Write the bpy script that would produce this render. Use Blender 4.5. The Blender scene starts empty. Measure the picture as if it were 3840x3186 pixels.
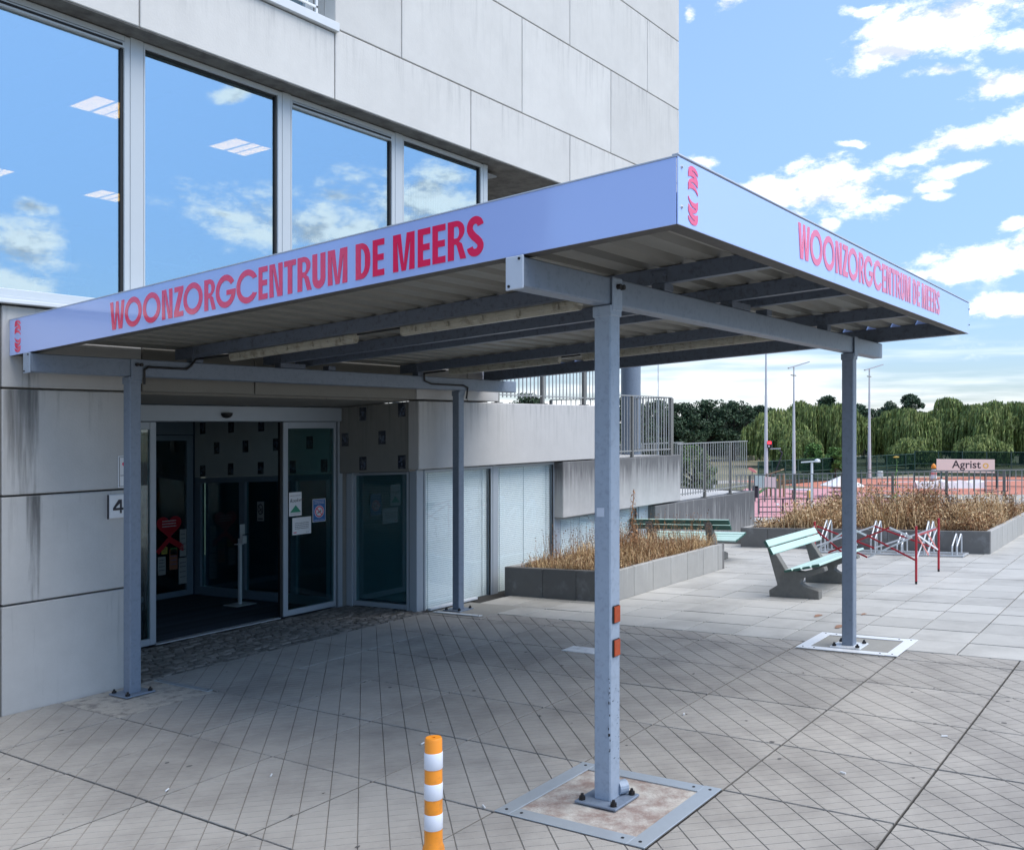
import bpy, math, random
import numpy as np
from mathutils import Vector
R = math.radians
random.seed(7)
K = 1.2                     # metres per modelling unit (everything is scaled by K at the end)
S = 0.05257                 # the forecourt falls 3 degrees towards the building
def G(v): return -S * v
scene = bpy.context.scene
# ------------------------------------------------------------------ camera
cam_d = bpy.data.cameras.new('camera'); cam = bpy.data.objects.new('camera', cam_d)
scene.collection.objects.link(cam); scene.camera = cam
CAMP = (-3.886, -2.3153, 1.8297)
cam.location = Vector(CAMP) * K
cam.rotation_euler = (R(90), 0, -math.atan2(0.8025, 0.5966))
cam_d.sensor_width = 36; cam_d.lens = 32.67; cam_d.shift_y = -0.0029
cam_d.clip_start = 0.05; cam_d.clip_end = 3000
# ------------------------------------------------------------------ colour management
scene.view_settings.view_transform = 'Standard'
try: scene.view_settings.look = 'None'
except Exception: pass
scene.view_settings.gamma = 1.0
scene.view_settings.use_curve_mapping = False
scene.view_settings.exposure = 1.30
# ------------------------------------------------------------------ sun
SUN_EL, SUN_AZ = R(60), Vector((0.25, -0.968))     # horizontal direction towards the sun
sd = bpy.data.lights.new('sun', 'SUN'); sun = bpy.data.objects.new('sun', sd)
scene.collection.objects.link(sun)
sd.energy = 1.55; sd.angle = R(56); sd.color = (1.0, 0.945, 0.86)
sdir = Vector((SUN_AZ.x * math.cos(SUN_EL), SUN_AZ.y * math.cos(SUN_EL), math.sin(SUN_EL)))
sun.rotation_euler = sdir.to_track_quat('Z', 'Y').to_euler()
# ------------------------------------------------------------------ world: Nishita sky with fair-weather clouds
W = bpy.data.worlds.new('World'); scene.world = W; W.use_nodes = True
nt = W.node_tree; nt.nodes.clear()
def N(t, **k):
    n = nt.nodes.new(t)
    for a, b in k.items(): setattr(n, a, b)
    return n
def L(a, b): nt.links.new(a, b)
def mth(op, a, b=None, clamp=False):
    n = N('ShaderNodeMath', operation=op, use_clamp=clamp)
    for i, x in enumerate((a, b)):
        if x is None: continue
        if isinstance(x, (int, float)): n.inputs[i].default_value = x
        else: L(x, n.inputs[i])
    return n.outputs[0]
sky = N('ShaderNodeTexSky', sky_type='NISHITA')
sky.sun_disc = False; sky.sun_elevation = SUN_EL
sky.sun_rotation = math.atan2(SUN_AZ.x, SUN_AZ.y)
sky.altitude = 50; sky.air_density = 1.0; sky.dust_density = 0.35; sky.ozone_density = 2.4
tc = N('ShaderNodeTexCoord')
nz = N('ShaderNodeTexNoise'); nz.inputs['Scale'].default_value = 9; nz.inputs['Detail'].default_value = 4
L(tc.outputs['Generated'], nz.inputs['Vector'])
vm = N('ShaderNodeVectorMath', operation='SUBTRACT'); L(nz.outputs['Color'], vm.inputs[0]); vm.inputs[1].default_value = (.5, .5, .5)
vs = N('ShaderNodeVectorMath', operation='SCALE'); L(vm.outputs[0], vs.inputs[0]); vs.inputs['Scale'].default_value = 0.055
dv = N('ShaderNodeVectorMath', operation='ADD'); L(tc.outputs['Generated'], dv.inputs[0]); L(vs.outputs[0], dv.inputs[1])
mp = N('ShaderNodeMapping'); mp.inputs['Scale'].default_value = (1, 1, 2.0); L(tc.outputs['Generated'], mp.inputs['Vector'])
f1 = N('ShaderNodeTexNoise'); f1.inputs['Scale'].default_value = 17; f1.inputs['Detail'].default_value = 9; f1.inputs['Roughness'].default_value = .68
L(mp.outputs[0], f1.inputs['Vector'])
f1s = N('ShaderNodeTexNoise'); f1s.inputs['Scale'].default_value = 17; f1s.inputs['Detail'].default_value = 5; f1s.inputs['Roughness'].default_value = .6
off = N('ShaderNodeVectorMath', operation='ADD'); L(mp.outputs[0], off.inputs[0]); off.inputs[1].default_value = (.008, -.004, .030)
L(off.outputs[0], f1s.inputs['Vector'])
f2 = N('ShaderNodeTexNoise'); f2.inputs['Scale'].default_value = 3.2; f2.inputs['Detail'].default_value = 3
L(mp.outputs[0], f2.inputs['Vector'])
BL = [(0.892, 0.25, 0.377, 0.031, 0.007), (0.924, 0.204, 0.324, 0.031, 0.006), (0.931, 0.137, 0.337, 0.02, 0.013), (0.956, 0.203, 0.214, 0.021, 0.005), (0.916, 0.343, 0.209, 0.034, 0.006), (0.937, 0.279, 0.212, 0.044, 0.012), (0.974, 0.139, 0.179, 0.026, 0.007), (0.969, 0.214, 0.126, 0.022, 0.005), (0.827, 0.397, 0.399, 0.01, 0.016), (0.925, 0.269, 0.268, 0.022, 0.004), (0.913, 0.322, 0.252, 0.028, 0.009), (0.916, 0.178, 0.36, 0.089, 0.03), (0.911, 0.225, 0.345, 0.055, 0.018), (0.94, 0.148, 0.308, 0.048, 0.015), (0.953, 0.132, 0.272, 0.032, 0.026), (0.949, 0.176, 0.262, 0.052, 0.014), (0.941, 0.224, 0.255, 0.024, 0.008), (0.956, 0.177, 0.235, 0.039, 0.008), (0.953, 0.204, 0.223, 0.032, 0.007), (0.926, 0.302, 0.228, 0.078, 0.03), (0.903, 0.359, 0.235, 0.057, 0.02), (0.946, 0.242, 0.215, 0.03, 0.008), (0.872, 0.413, 0.261, 0.026, 0.007), (0.84, 0.365, 0.4, 0.016, 0.011), (0.975, 0.162, 0.154, 0.069, 0.022), (0.971, 0.191, 0.143, 0.049, 0.011), (0.983, 0.151, 0.104, 0.05, 0.015), (0.932, 0.304, 0.2, 0.014, 0.009), (0.886, 0.294, 0.358, 0.007, 0.005), (0.917, 0.148, 0.37, 0.06, 0.015), (0.616, -0.762, 0.197, 0.063, 0.017), (0.659, -0.715, 0.235, 0.049, 0.017), (0.713, -0.67, 0.209, 0.086, 0.029), (0.739, -0.625, 0.251, 0.05, 0.02), (0.418, -0.898, 0.139, 0.051, 0.024), (0.694, -0.672, 0.259, 0.028, 0.008), (0.645, -0.736, 0.208, 0.14, 0.04), (0.726, -0.647, 0.234, 0.107, 0.04), (0.427, -0.888, 0.167, 0.051, 0.027), (0.434, -0.879, 0.196, 0.031, 0.008), (0.679, -0.707, 0.2, 0.114, 0.026), (0.579, -0.749, 0.323, 0.027, 0.011), (0.754, -0.618, 0.222, 0.086, 0.037), (0.585, -0.784, 0.209, 0.041, 0.009)]
acc = None
for (x, y, z, a, b) in BL:
    s1 = N('ShaderNodeVectorMath', operation='SUBTRACT'); L(dv.outputs[0], s1.inputs[0]); s1.inputs[1].default_value = (x, y, z)
    s2 = N('ShaderNodeVectorMath', operation='MULTIPLY'); L(s1.outputs[0], s2.inputs[0]); s2.inputs[1].default_value = (1/a, 1/a, 1/b)
    s3 = N('ShaderNodeVectorMath', operation='LENGTH'); L(s2.outputs[0], s3.inputs[0])
    acc = s3.outputs['Value'] if acc is None else mth('MINIMUM', acc, s3.outputs['Value'])
blob = mth('SUBTRACT', 1.0, acc)                               # 1 in the middle of a cloud, 0 at its rim
blob = mth('MAXIMUM', blob, -0.9)
dens = mth('ADD', mth('MULTIPLY', blob, 0.85), mth('MULTIPLY', mth('SUBTRACT', f1.outputs['Fac'], 0.5), 2.7))
# a general scatter of small clouds elsewhere in the sky
dens2 = mth('ADD', mth('MULTIPLY', mth('SUBTRACT', f2.outputs['Fac'], 0.60), 4.0), mth('MULTIPLY', mth('SUBTRACT', f1.outputs['Fac'], 0.5), 1.2))
dens2 = mth('SUBTRACT', dens2, 0.25)
sp = N('ShaderNodeSeparateXYZ'); L(tc.outputs['Generated'], sp.inputs[0])
# layered cloud towards the horizon
mp2 = N('ShaderNodeMapping'); mp2.inputs['Scale'].default_value = (2.2, 2.2, 26); L(tc.outputs['Generated'], mp2.inputs['Vector'])
f3 = N('ShaderNodeTexNoise'); f3.inputs['Scale'].default_value = 2.6; f3.inputs['Detail'].default_value = 6; L(mp2.outputs[0], f3.inputs['Vector'])
low = mth('MULTIPLY', mth('SUBTRACT', 1.0, mth('DIVIDE', sp.outputs['Z'], 0.16), True), 0.95)
dens3 = mth('MULTIPLY', mth('ADD', mth('SUBTRACT', f3.outputs['Fac'], 0.42), mth('MULTIPLY', low, 0.22)), mth('MULTIPLY', low, 4.0))
def sstep(x, lo, hi):
    n = N('ShaderNodeMapRange', interpolation_type='SMOOTHSTEP')
    L(x, n.inputs['Value']); n.inputs['From Min'].default_value = lo; n.inputs['From Max'].default_value = hi
    return n.outputs['Result']
c1 = sstep(dens, 0.0, 0.70); c2 = sstep(dens2, 0.0, 0.6)
c3 = mth('MULTIPLY', sstep(dens3, 0.25, 1.3), 0.7)
cov = mth('MAXIMUM', mth('MAXIMUM', c1, mth('MULTIPLY', c2, .8)), c3)
up = mth('GREATER_THAN', sp.outputs['Z'], -0.02); cov = mth('MULTIPLY', cov, up)
sh = sstep(mth('ADD', mth('MULTIPLY', blob, 0.35), mth('MULTIPLY', mth('SUBTRACT', f1s.outputs['Fac'], f1.outputs['Fac']), 2.6)), 0.02, 0.75)   # undersides and thick parts greyer
ccol = N('ShaderNodeMix', data_type='RGBA'); L(sh, ccol.inputs['Factor'])
ccol.inputs['A'].default_value = (4.3, 4.35, 4.45, 1); ccol.inputs['B'].default_value = (2.2, 2.4, 2.75, 1)
tint = N('ShaderNodeMix', data_type='RGBA', blend_type='MULTIPLY'); tint.inputs['Factor'].default_value = 1
L(sky.outputs[0], tint.inputs['A']); tint.inputs['B'].default_value = (0.975, 0.97, 0.93, 1)
zr = N('ShaderNodeMapRange', interpolation_type='SMOOTHSTEP'); L(sp.outputs['Z'], zr.inputs['Value'])
zr.inputs['From Min'].default_value = -0.05; zr.inputs['From Max'].default_value = 0.50
hz = N('ShaderNodeMix', data_type='RGBA'); L(zr.outputs['Result'], hz.inputs['Factor']); hz.inputs['A'].default_value = (.275, .325, .45, 1); hz.inputs['B'].default_value = (.82, .82, .82, 1)
dim = N('ShaderNodeVectorMath', operation='MULTIPLY'); L(tint.outputs['Result'], dim.inputs[0]); L(hz.outputs['Result'], dim.inputs[1])
mx = N('ShaderNodeMix', data_type='RGBA'); L(cov, mx.inputs['Factor']); L(dim.outputs[0], mx.inputs['A']); L(ccol.outputs['Result'], mx.inputs['B'])
bg = N('ShaderNodeBackground'); bg.inputs['Strength'].default_value = 0.147; L(mx.outputs['Result'], bg.inputs['Color'])
out = N('ShaderNodeOutputWorld'); L(bg.outputs[0], out.inputs[0])
# ------------------------------------------------------------------ materials
def mat(name, col, rough=.6, metal=0., var=0., vscale=6., bump=0., bscale=60., rnd=0., spec=.5, col2=None, c2amt=.5, c2scale=2., streak=0., streakcol=(.05, .055, .06), emis=None, estr=0., island=0.):
    m = bpy.data.materials.new(name); m.use_nodes = True
    t = m.node_tree; b = t.nodes['Principled BSDF']
    def n(ty, **k):
        x = t.nodes.new(ty)
        for a, v in k.items(): setattr(x, a, v)
        return x
    def mm(op, a, bb):
        x = n('ShaderNodeMath', operation=op)
        for i, v in enumerate((a, bb)):
            if isinstance(v, (int, float)): x.inputs[i].default_value = v
            else: t.links.new(v, x.inputs[i])
        return x.outputs[0]
    b.inputs['Roughness'].default_value = rough; b.inputs['Metallic'].default_value = metal
    b.inputs['Specular IOR Level'].default_value = spec
    geo = n('ShaderNodeNewGeometry'); pos = geo.outputs['Position']
    cur = None
    def rgb(c):
        x = n('ShaderNodeRGB'); x.outputs[0].default_value = (*c, 1); return x.outputs[0]
    cur = rgb(col)
    def mixc(f, a, c, bt='MIX'):
        x = n('ShaderNodeMix', data_type='RGBA', blend_type=bt)
        if isinstance(f, (int, float)): x.inputs['Factor'].default_value = f
        else: t.links.new(f, x.inputs['Factor'])
        t.links.new(a, x.inputs['A']); t.links.new(c, x.inputs['B'])
        return x.outputs['Result']
    if col2:
        q = n('ShaderNodeTexNoise'); q.inputs['Scale'].default_value = c2scale; q.inputs['Detail'].default_value = 6
        q.inputs['Roughness'].default_value = .65; t.links.new(pos, q.inputs['Vector'])
        r = n('ShaderNodeMapRange'); t.links.new(q.outputs['Fac'], r.inputs[0])
        r.inputs['From Min'].default_value = .62 - c2amt * .35; r.inputs['From Max'].default_value = .72 - c2amt * .15
        cur = mixc(r.outputs[0], cur, rgb(col2))
    if var:
        q = n('ShaderNodeTexNoise'); q.inputs['Scale'].default_value = vscale; q.inputs['Detail'].default_value = 8
        q.inputs['Roughness'].default_value = .7; t.links.new(pos, q.inputs['Vector'])
        s = mm('ADD', 1 - var, mm('MULTIPLY', q.outputs['Fac'], 2 * var))
        c = n('ShaderNodeCombineColor'); [t.links.new(s, c.inputs[i]) for i in range(3)]
        cur = mixc(1.0, cur, c.outputs[0], 'MULTIPLY')
    if rnd or island:
        if rnd: src = n('ShaderNodeObjectInfo').outputs['Random']
        else: src = geo.outputs['Random Per Island']
        am = rnd or island
        s = mm('ADD', 1 - am, mm('MULTIPLY', src, 2 * am))
        c = n('ShaderNodeCombineColor'); [t.links.new(s, c.inputs[i]) for i in range(3)]
        cur = mixc(1.0, cur, c.outputs[0], 'MULTIPLY')
    if streak:
        tc_ = n('ShaderNodeTexCoord'); sx = n('ShaderNodeSeparateXYZ'); t.links.new(tc_.outputs['Generated'], sx.inputs[0])
        mp_ = n('ShaderNodeMapping'); mp_.inputs['Scale'].default_value = (9, 9, .55); t.links.new(pos, mp_.inputs[0])
        q = n('ShaderNodeTexNoise'); q.inputs['Scale'].default_value = 1.6; q.inputs['Detail'].default_value = 7; q.inputs['Roughness'].default_value = .7
        t.links.new(mp_.outputs[0], q.inputs['Vector'])
        f = mm('MULTIPLY', mm('POWER', sx.outputs['Z'], 1.6), mm('MULTIPLY', mm('SUBTRACT', q.outputs['Fac'], .60 - streak * .32), 3.2))
        x = n('ShaderNodeClamp'); t.links.new(f, x.inputs[0]); x.inputs['Max'].default_value = .85
        cur = mixc(x.outputs[0], cur, rgb(streakcol))
    t.links.new(cur, b.inputs['Base Color'])
    if bump:
        q = n('ShaderNodeTexNoise'); q.inputs['Scale'].default_value = bscale; q.inputs['Detail'].default_value = 5
        t.links.new(pos, q.inputs['Vector'])
        bp = n('ShaderNodeBump'); bp.inputs['Strength'].default_value = bump; bp.inputs['Distance'].default_value = .006
        t.links.new(q.outputs['Fac'], bp.inputs['Height']); t.links.new(bp.outputs[0], b.inputs['Normal'])
    if emis:
        b.inputs['Emission Color'].default_value = (*emis, 1); b.inputs['Emission Strength'].default_value = estr
    return m
def glassmat(name, tint, refl, rough=0.0, gcol=(1, 1, 1)):
    m = bpy.data.materials.new(name); m.use_nodes = True; t = m.node_tree; t.nodes.clear()
    o = t.nodes.new('ShaderNodeOutputMaterial'); mx_ = t.nodes.new('ShaderNodeMixShader')
    tr = t.nodes.new('ShaderNodeBsdfTransparent'); tr.inputs[0].default_value = (*tint, 1)
    gl = t.nodes.new('ShaderNodeBsdfGlossy'); gl.inputs['Roughness'].default_value = rough; gl.inputs['Color'].default_value = (*gcol, 1)
    lw = t.nodes.new('ShaderNodeLayerWeight'); pw = t.nodes.new('ShaderNodeMath'); pw.operation = 'POWER'; pw.inputs[1].default_value = 5
    t.links.new(lw.outputs['Facing'], pw.inputs[0])
    ad = t.nodes.new('ShaderNodeMath'); ad.operation = 'MULTIPLY_ADD'; ad.use_clamp = True
    t.links.new(pw.outputs[0], ad.inputs[0]); ad.inputs[1].default_value = .5; ad.inputs[2].default_value = .03 + refl
    t.links.new(ad.outputs[0], mx_.inputs[0])
    t.links.new(tr.outputs[0], mx_.inputs[1]); t.links.new(gl.outputs[0], mx_.inputs[2]); t.links.new(mx_.outputs[0], o.inputs[0])
    return m
M = {}
M['conc_up'] = mat('upper_concrete', (.60, .59, .565), .85, var=.14, vscale=1.6, bump=.25, bscale=50, rnd=.05, streak=.32, streakcol=(.38, .38, .37))
M['conc_low'] = mat('lower_concrete', (.50, .49, .47), .85, var=.16, vscale=2.5, bump=.3, bscale=60, rnd=.04, streak=.12, streakcol=(.22, .22, .21))
M['conc_band'] = mat('band_concrete', (.50, .49, .475), .85, var=.12, vscale=3, bump=.3, bscale=60, rnd=.03, streak=.36, streakcol=(.22, .225, .22))
M['conc_wet'] = mat('weathered_concrete', (.46, .455, .44), .88, var=.22, vscale=3, bump=.35, bscale=60, streak=1.35, streakcol=(.075, .075, .078))
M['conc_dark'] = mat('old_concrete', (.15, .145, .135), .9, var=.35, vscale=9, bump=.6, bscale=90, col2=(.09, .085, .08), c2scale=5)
M['facet'] = mat('scored_slab', (.375, .35, .315), .8, var=.17, vscale=4.5, bump=.6, bscale=110, rnd=.085, col2=(.285, .265, .24), c2amt=.5, c2scale=1.3)
M['groove'] = mat('groove_dirt', (.19, .18, .16), .95, var=.3, vscale=20)
M['slab'] = mat('plain_slab', (.44, .43, .40), .8, var=.12, vscale=3, bump=.3, bscale=70, rnd=.085, col2=(.35, .34, .315), c2scale=1.1, c2amt=.4)
M['joint'] = mat('joint_sand', (.035, .033, .03), .95, var=.4, vscale=25)
M['cobble'] = mat('cobble', (.19, .175, .155), .85, var=.4, vscale=12, bump=.6, bscale=70, island=.35)
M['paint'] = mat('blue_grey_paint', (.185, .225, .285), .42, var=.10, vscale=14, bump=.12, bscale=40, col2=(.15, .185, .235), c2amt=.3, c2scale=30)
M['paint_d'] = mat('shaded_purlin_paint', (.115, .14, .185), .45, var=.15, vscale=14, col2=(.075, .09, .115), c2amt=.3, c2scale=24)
M['conc_strip'] = mat('shaded_grimy_concrete', (.22, .21, .185), .85, var=.15, vscale=3, bump=.3)  # canopy shade painted into the colour, along with a brownish dirt tint
M['conc_rec'] = mat('shaded_recess_concrete', (.23, .225, .205), .85, var=.2, vscale=3, bump=.3, streak=.3)  # brownish concrete, with the shade of the entrance recess darkened into it
M['paint_l'] = mat('worn_light_paint', (.30, .36, .44), .42, var=.12, vscale=12, bump=.12, bscale=40, col2=(.25, .30, .37), c2amt=.3, c2scale=30)
M['paint_w'] = mat('pale_cap_paint', (.55, .60, .68), .4, var=.05, vscale=12)
M['fascia'] = mat('periwinkle_sheet', (.44, .57, .98), .22, spec=.5)
M['fascia'].node_tree.nodes['Principled BSDF'].inputs['Coat Weight'].default_value = .8; M['fascia'].node_tree.nodes['Principled BSDF'].inputs['Coat IOR'].default_value = 1.85
M['fascia'].node_tree.nodes['Principled BSDF'].inputs['Coat Roughness'].default_value = .07
M['red_letter'] = mat('crimson_vinyl', (.95, .028, .12), .16, spec=.6)
M['red_letter'].node_tree.nodes['Principled BSDF'].inputs['Coat Weight'].default_value = .8; M['red_letter'].node_tree.nodes['Principled BSDF'].inputs['Coat IOR'].default_value = 1.85
M['red_letter'].node_tree.nodes['Principled BSDF'].inputs['Coat Roughness'].default_value = .07
M['flange'] = mat('weathered_flange', (.075, .072, .066), .7, var=.5, vscale=18, bump=.4, bscale=60)
M['deck'] = mat('deck_sheet', (.20, .195, .17), .5, var=.12, vscale=4)
M['tube'] = mat('yellowed_diffuser', (.37, .355, .29), .35, var=.25, vscale=16, col2=(.20, .18, .13), c2scale=14, c2amt=.3)
M['black'] = mat('black_rubber', (.012, .012, .013), .6)
M['bolt'] = mat('dark_bolt', (.03, .028, .028), .45, metal=.6)
M['frame'] = mat('window_frame', (.50, .54, .57), .35, var=.03)
M['frame_d'] = mat('door_frame', (.36, .40, .44), .4, var=.06, vscale=8)
M['frame_in'] = mat('inner_frame', (.20, .26, .32), .5)
M['sill'] = mat('white_sill', (.66, .69, .71), .4, var=.05)
M['wglass'] = glassmat('window_glass', (.50, .56, .60), .50, 0, (.68, .86, .96))
M['dglass'] = glassmat('door_glass', (.60, .78, .78), .045)
M['bglass'] = glassmat('blind_window_glass', (.95, .985, 1.0), .02)
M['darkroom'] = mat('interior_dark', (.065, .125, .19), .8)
M['inner_conc'] = mat('vestibule_concrete', (.52, .56, .54), .85, var=.12, vscale=3)
M['ceil'] = mat('ceiling_board', (.30, .32, .34), .8)
M['lamp'] = mat('lamp_panel', (.8, .7, .6), .5, emis=(1.0, .46, .06), estr=3.4)
M['lamp_off'] = mat('lamp_frame', (.35, .37, .4), .6)
M['blind'] = mat('venetian_blind', (.96, .95, .90), .45)
M['blind_d'] = mat('grey_blind', (.30, .34, .38), .5)
M['white'] = mat('white_enamel', (.76, .77, .78), .35, var=.04)
M['whitem'] = mat('white_painted_steel', (.70, .73, .76), .4, var=.08, vscale=9, col2=(.5, .53, .56), c2amt=.25, c2scale=7)
M['orange'] = mat('orange_plastic', (.80, .27, .018), .42, var=.06, vscale=9, col2=(.55, .20, .03), c2amt=.2, c2scale=7)
M['reflex'] = mat('reflective_band', (.66, .69, .76), .35, var=.05)
M['galv'] = mat('galvanised_steel', (.56, .58, .60), .35, metal=.25, var=.12, vscale=9)
M['rail'] = mat('railing_steel', (.36, .36, .35), .45, metal=.3, var=.12, vscale=9)
M['post'] = mat('railing_post', (.20, .195, .18), .5, metal=.2, var=.12, vscale=9)
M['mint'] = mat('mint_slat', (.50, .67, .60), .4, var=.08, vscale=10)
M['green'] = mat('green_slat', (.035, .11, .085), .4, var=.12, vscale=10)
M['planter_l'] = mat('lit_planter_side', (.37, .36, .335), .85, var=.15, vscale=5, bump=.3, rnd=.06, streak=.3, streakcol=(.55, .55, .53))  # side walls: brighter light from that side is put into the colour
M['planter_d'] = mat('shaded_planter_front', (.155, .150, .142), .85, var=.2, vscale=5, bump=.3, rnd=.1, col2=(.24, .24, .235), c2amt=.25, c2scale=3)  # same block concrete, darkened to paint shade on faces turned from the light
M['bench'] = mat('bench_concrete', (.17, .165, .15), .9, var=.35, vscale=14, bump=.7, bscale=120)
M['soil'] = mat('dry_soil', (.075, .05, .035), .95, var=.5, vscale=14, bump=.8)
M['straw'] = mat('straw', (.50, .34, .17), .8, island=.5)
M['straw2'] = mat('brown_dry_leaf', (.25, .125, .055), .8, island=.6)
M['straw3'] = mat('pale_straw', (.68, .50, .29), .8, island=.35)
M['redp'] = mat('red_enamel', (.42, .018, .03), .35)
M['amber'] = mat('amber_reflector', (.38, .055, .012), .12, var=.5, vscale=22)
M['grass'] = mat('dry_lawn', (.155, .15, .085), .95, var=.3, vscale=.35, col2=(.26, .22, .14), c2scale=.08, c2amt=.5)
M['court'] = mat('red_court', (.50, .185, .12), .85, var=.1, vscale=.5)
M['court2'] = mat('pink_court', (.56, .27, .28), .85, var=.1, vscale=.5)
M['path'] = mat('pale_path', (.38, .35, .30), .9, var=.15, vscale=.6)
M['asph'] = mat('asphalt', (.055, .055, .055), .9, var=.2, vscale=3, bump=.4)
M['bark'] = mat('bark', (.05, .042, .033), .9, var=.4, vscale=5)
M['willow'] = mat('willow_leaf', (.14, .19, .05), .7, island=.55)
M['willow_l'] = mat('willow_leaf_light', (.24, .28, .085), .7, island=.45)
M['leaf'] = mat('dark_leaf', (.04, .075, .035), .7, island=.6)
M['leaf2'] = mat('fresh_leaf', (.10, .20, .045), .7, island=.4)
M['leaf3'] = mat('olive_leaf', (.19, .21, .12), .7, island=.5)
M['mesh'] = mat('green_fence_wire', (.03, .075, .06), .6)
M['banner'] = mat('banner_cloth', (.80, .70, .62), .8)
M['salmon'] = mat('salmon_paint', (.72, .25, .22), .5)
M['ink'] = mat('dark_ink', (.03, .028, .035), .6)
M['yellow'] = mat('yellow_ink', (.75, .50, .10), .6)
M['redlamp'] = mat('red_signal', (.7, .02, .03), .4, emis=(1, .03, .05), estr=1.5)
M['bluep'] = mat('poster_blue', (.05, .16, .42), .4)
M['greenp'] = mat('poster_green', (.03, .28, .16), .4)
M['heart'] = mat('heart_red', (.50, .015, .03), .5)
M['wood'] = mat('play_wood', (.33, .24, .14), .7, var=.2)
M['mintcan'] = mat('mint_enamel', (.35, .75, .62), .35)
M['tile_detail'] = mat('tile_detail', (.09, .12, .18), .3)
M['photo'] = mat('photo_tile', (.03, .035, .05), .15, col2=(.16, .17, .19), c2amt=.35, c2scale=11, var=.3, vscale=20)
# ------------------------------------------------------------------ mesh helpers
COL = scene.collection
ORG = {}
class MB:
    """collects geometry in (u, v, h); slope=True lets it follow the falling forecourt"""
    def __init__(s, slope=True): s.v = []; s.f = []; s.m = []; s.sl = slope; s.mi = 0
    def P(s, p):
        return (p[0], p[1], p[2] + (G(p[1]) if s.sl else 0))
    def add(s, vs, fs):
        b = len(s.v); s.v += [s.P(p) for p in vs]; s.f += [tuple(b + i for i in f) for f in fs]; s.m += [s.mi] * len(fs); return s
    def box(s, x0, x1, y0, y1, z0, z1, c=0.0):
        if x1 < x0: x0, x1 = x1, x0
        if y1 < y0: y0, y1 = y1, y0
        if z1 < z0: z0, z1 = z1, z0
        if c <= 0:
            vs = [(x, y, z) for z in (z0, z1) for y in (y0, y1) for x in (x0, x1)]
            return s.add(vs, [(0, 2, 3, 1), (4, 5, 7, 6), (0, 1, 5, 4), (2, 6, 7, 3), (0, 4, 6, 2), (1, 3, 7, 5)])
        c = min(c, (x1-x0)*.45, (y1-y0)*.45, (z1-z0)*.45)
        X, Y, Z = (x0, x1), (y0, y1), (z0, z1); vs = []; idx = {}
        for i in (0, 1):
            for j in (0, 1):
                for k in (0, 1):
                    sx, sy, sz = (c, -c)[i], (c, -c)[j], (c, -c)[k]
                    for a, p in enumerate(((X[i], Y[j]+sy, Z[k]+sz), (X[i]+sx, Y[j], Z[k]+sz), (X[i]+sx, Y[j]+sy, Z[k]))):
                        idx[i, j, k, a] = len(vs); vs.append(p)
        q = lambda *t: tuple(idx[a] for a in t); fs = []
        fs.append(q((0,0,0,0),(0,0,1,0),(0,1,1,0),(0,1,0,0))); fs.append(q((1,0,0,0),(1,1,0,0),(1,1,1,0),(1,0,1,0)))
        fs.append(q((0,0,0,1),(1,0,0,1),(1,0,1,1),(0,0,1,1))); fs.append(q((0,1,0,1),(0,1,1,1),(1,1,1,1),(1,1,0,1)))
        fs.append(q((0,0,0,2),(0,1,0,2),(1,1,0,2),(1,0,0,2))); fs.append(q((0,0,1,2),(1,0,1,2),(1,1,1,2),(0,1,1,2)))
        for i in (0, 1):
            for j in (0, 1): fs.append(q((i,j,0,0),(i,j,0,1),(i,j,1,1),(i,j,1,0)))
            for k in (0, 1): fs.append(q((i,0,k,0),(i,1,k,0),(i,1,k,2),(i,0,k,2)))
        for j in (0, 1):
            for k in (0, 1): fs.append(q((0,j,k,1),(1,j,k,1),(1,j,k,2),(0,j,k,2)))
        for i in (0, 1):
            for j in (0, 1):
                for k in (0, 1): fs.append(q((i,j,k,0),(i,j,k,1),(i,j,k,2)))
        return s.add(vs, fs)
    def cyl(s, p0, p1, r0, r1=None, n=12, cap=True):
        r1 = r0 if r1 is None else r1
        a, b = Vector(p0), Vector(p1); d = (b - a).normalized()
        e = Vector((0, 0, 1)) if abs(d.z) < .9 else Vector((1, 0, 0))
        x = d.cross(e).normalized(); y = d.cross(x)
        vs = []
        for c, r in ((a, r0), (b, r1)):
            for i in range(n):
                t = 2 * math.pi * i / n; vs.append(tuple(c + (x * math.cos(t) + y * math.sin(t)) * r))
        fs = [(i, (i+1) % n, n + (i+1) % n, n + i) for i in range(n)]
        if cap: fs += [tuple(range(n))[::-1], tuple(range(n, 2*n))]
        return s.add(vs, fs)
    def tube(s, pts, r, n=8):
        for a, b in zip(pts, pts[1:]): s.cyl(a, b, r, n=n)
        return s
    def bar(s, p0, p1, w, t):
        """flat bar w wide (vertical-ish) and t thick between two points"""
        a, b = Vector(p0), Vector(p1); d = (b - a).normalized()
        e = Vector((0, 0, 1)) if abs(d.z) < .95 else Vector((1, 0, 0))
        x = d.cross(e).normalized(); y = x.cross(d).normalized(); vs = []
        for c in (a, b):
            for i, j in ((-1, -1), (1, -1), (1, 1), (-1, 1)): vs.append(tuple(c + x * (t/2) * i + y * (w/2) * j))
        return s.add(vs, [(0,1,2,3),(7,6,5,4),(0,4,5,1),(1,5,6,2),(2,6,7,3),(3,7,4,0)])
    def prism(s, poly, axis, a, b):
        """poly in the plane normal to axis ('u','v','h'), extruded from a to b"""
        n = len(poly)
        def pt(p, t): return {'u': (t, p[0], p[1]), 'v': (p[0], t, p[1]), 'h': (p[0], p[1], t)}[axis]
        vs = [pt(p, a) for p in poly] + [pt(p, b) for p in poly]
        fs = [tuple(range(n))[::-1], tuple(range(n, 2*n))] + [(i, (i+1) % n, n+(i+1) % n, n+i) for i in range(n)]
        return s.add(vs, fs)
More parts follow.
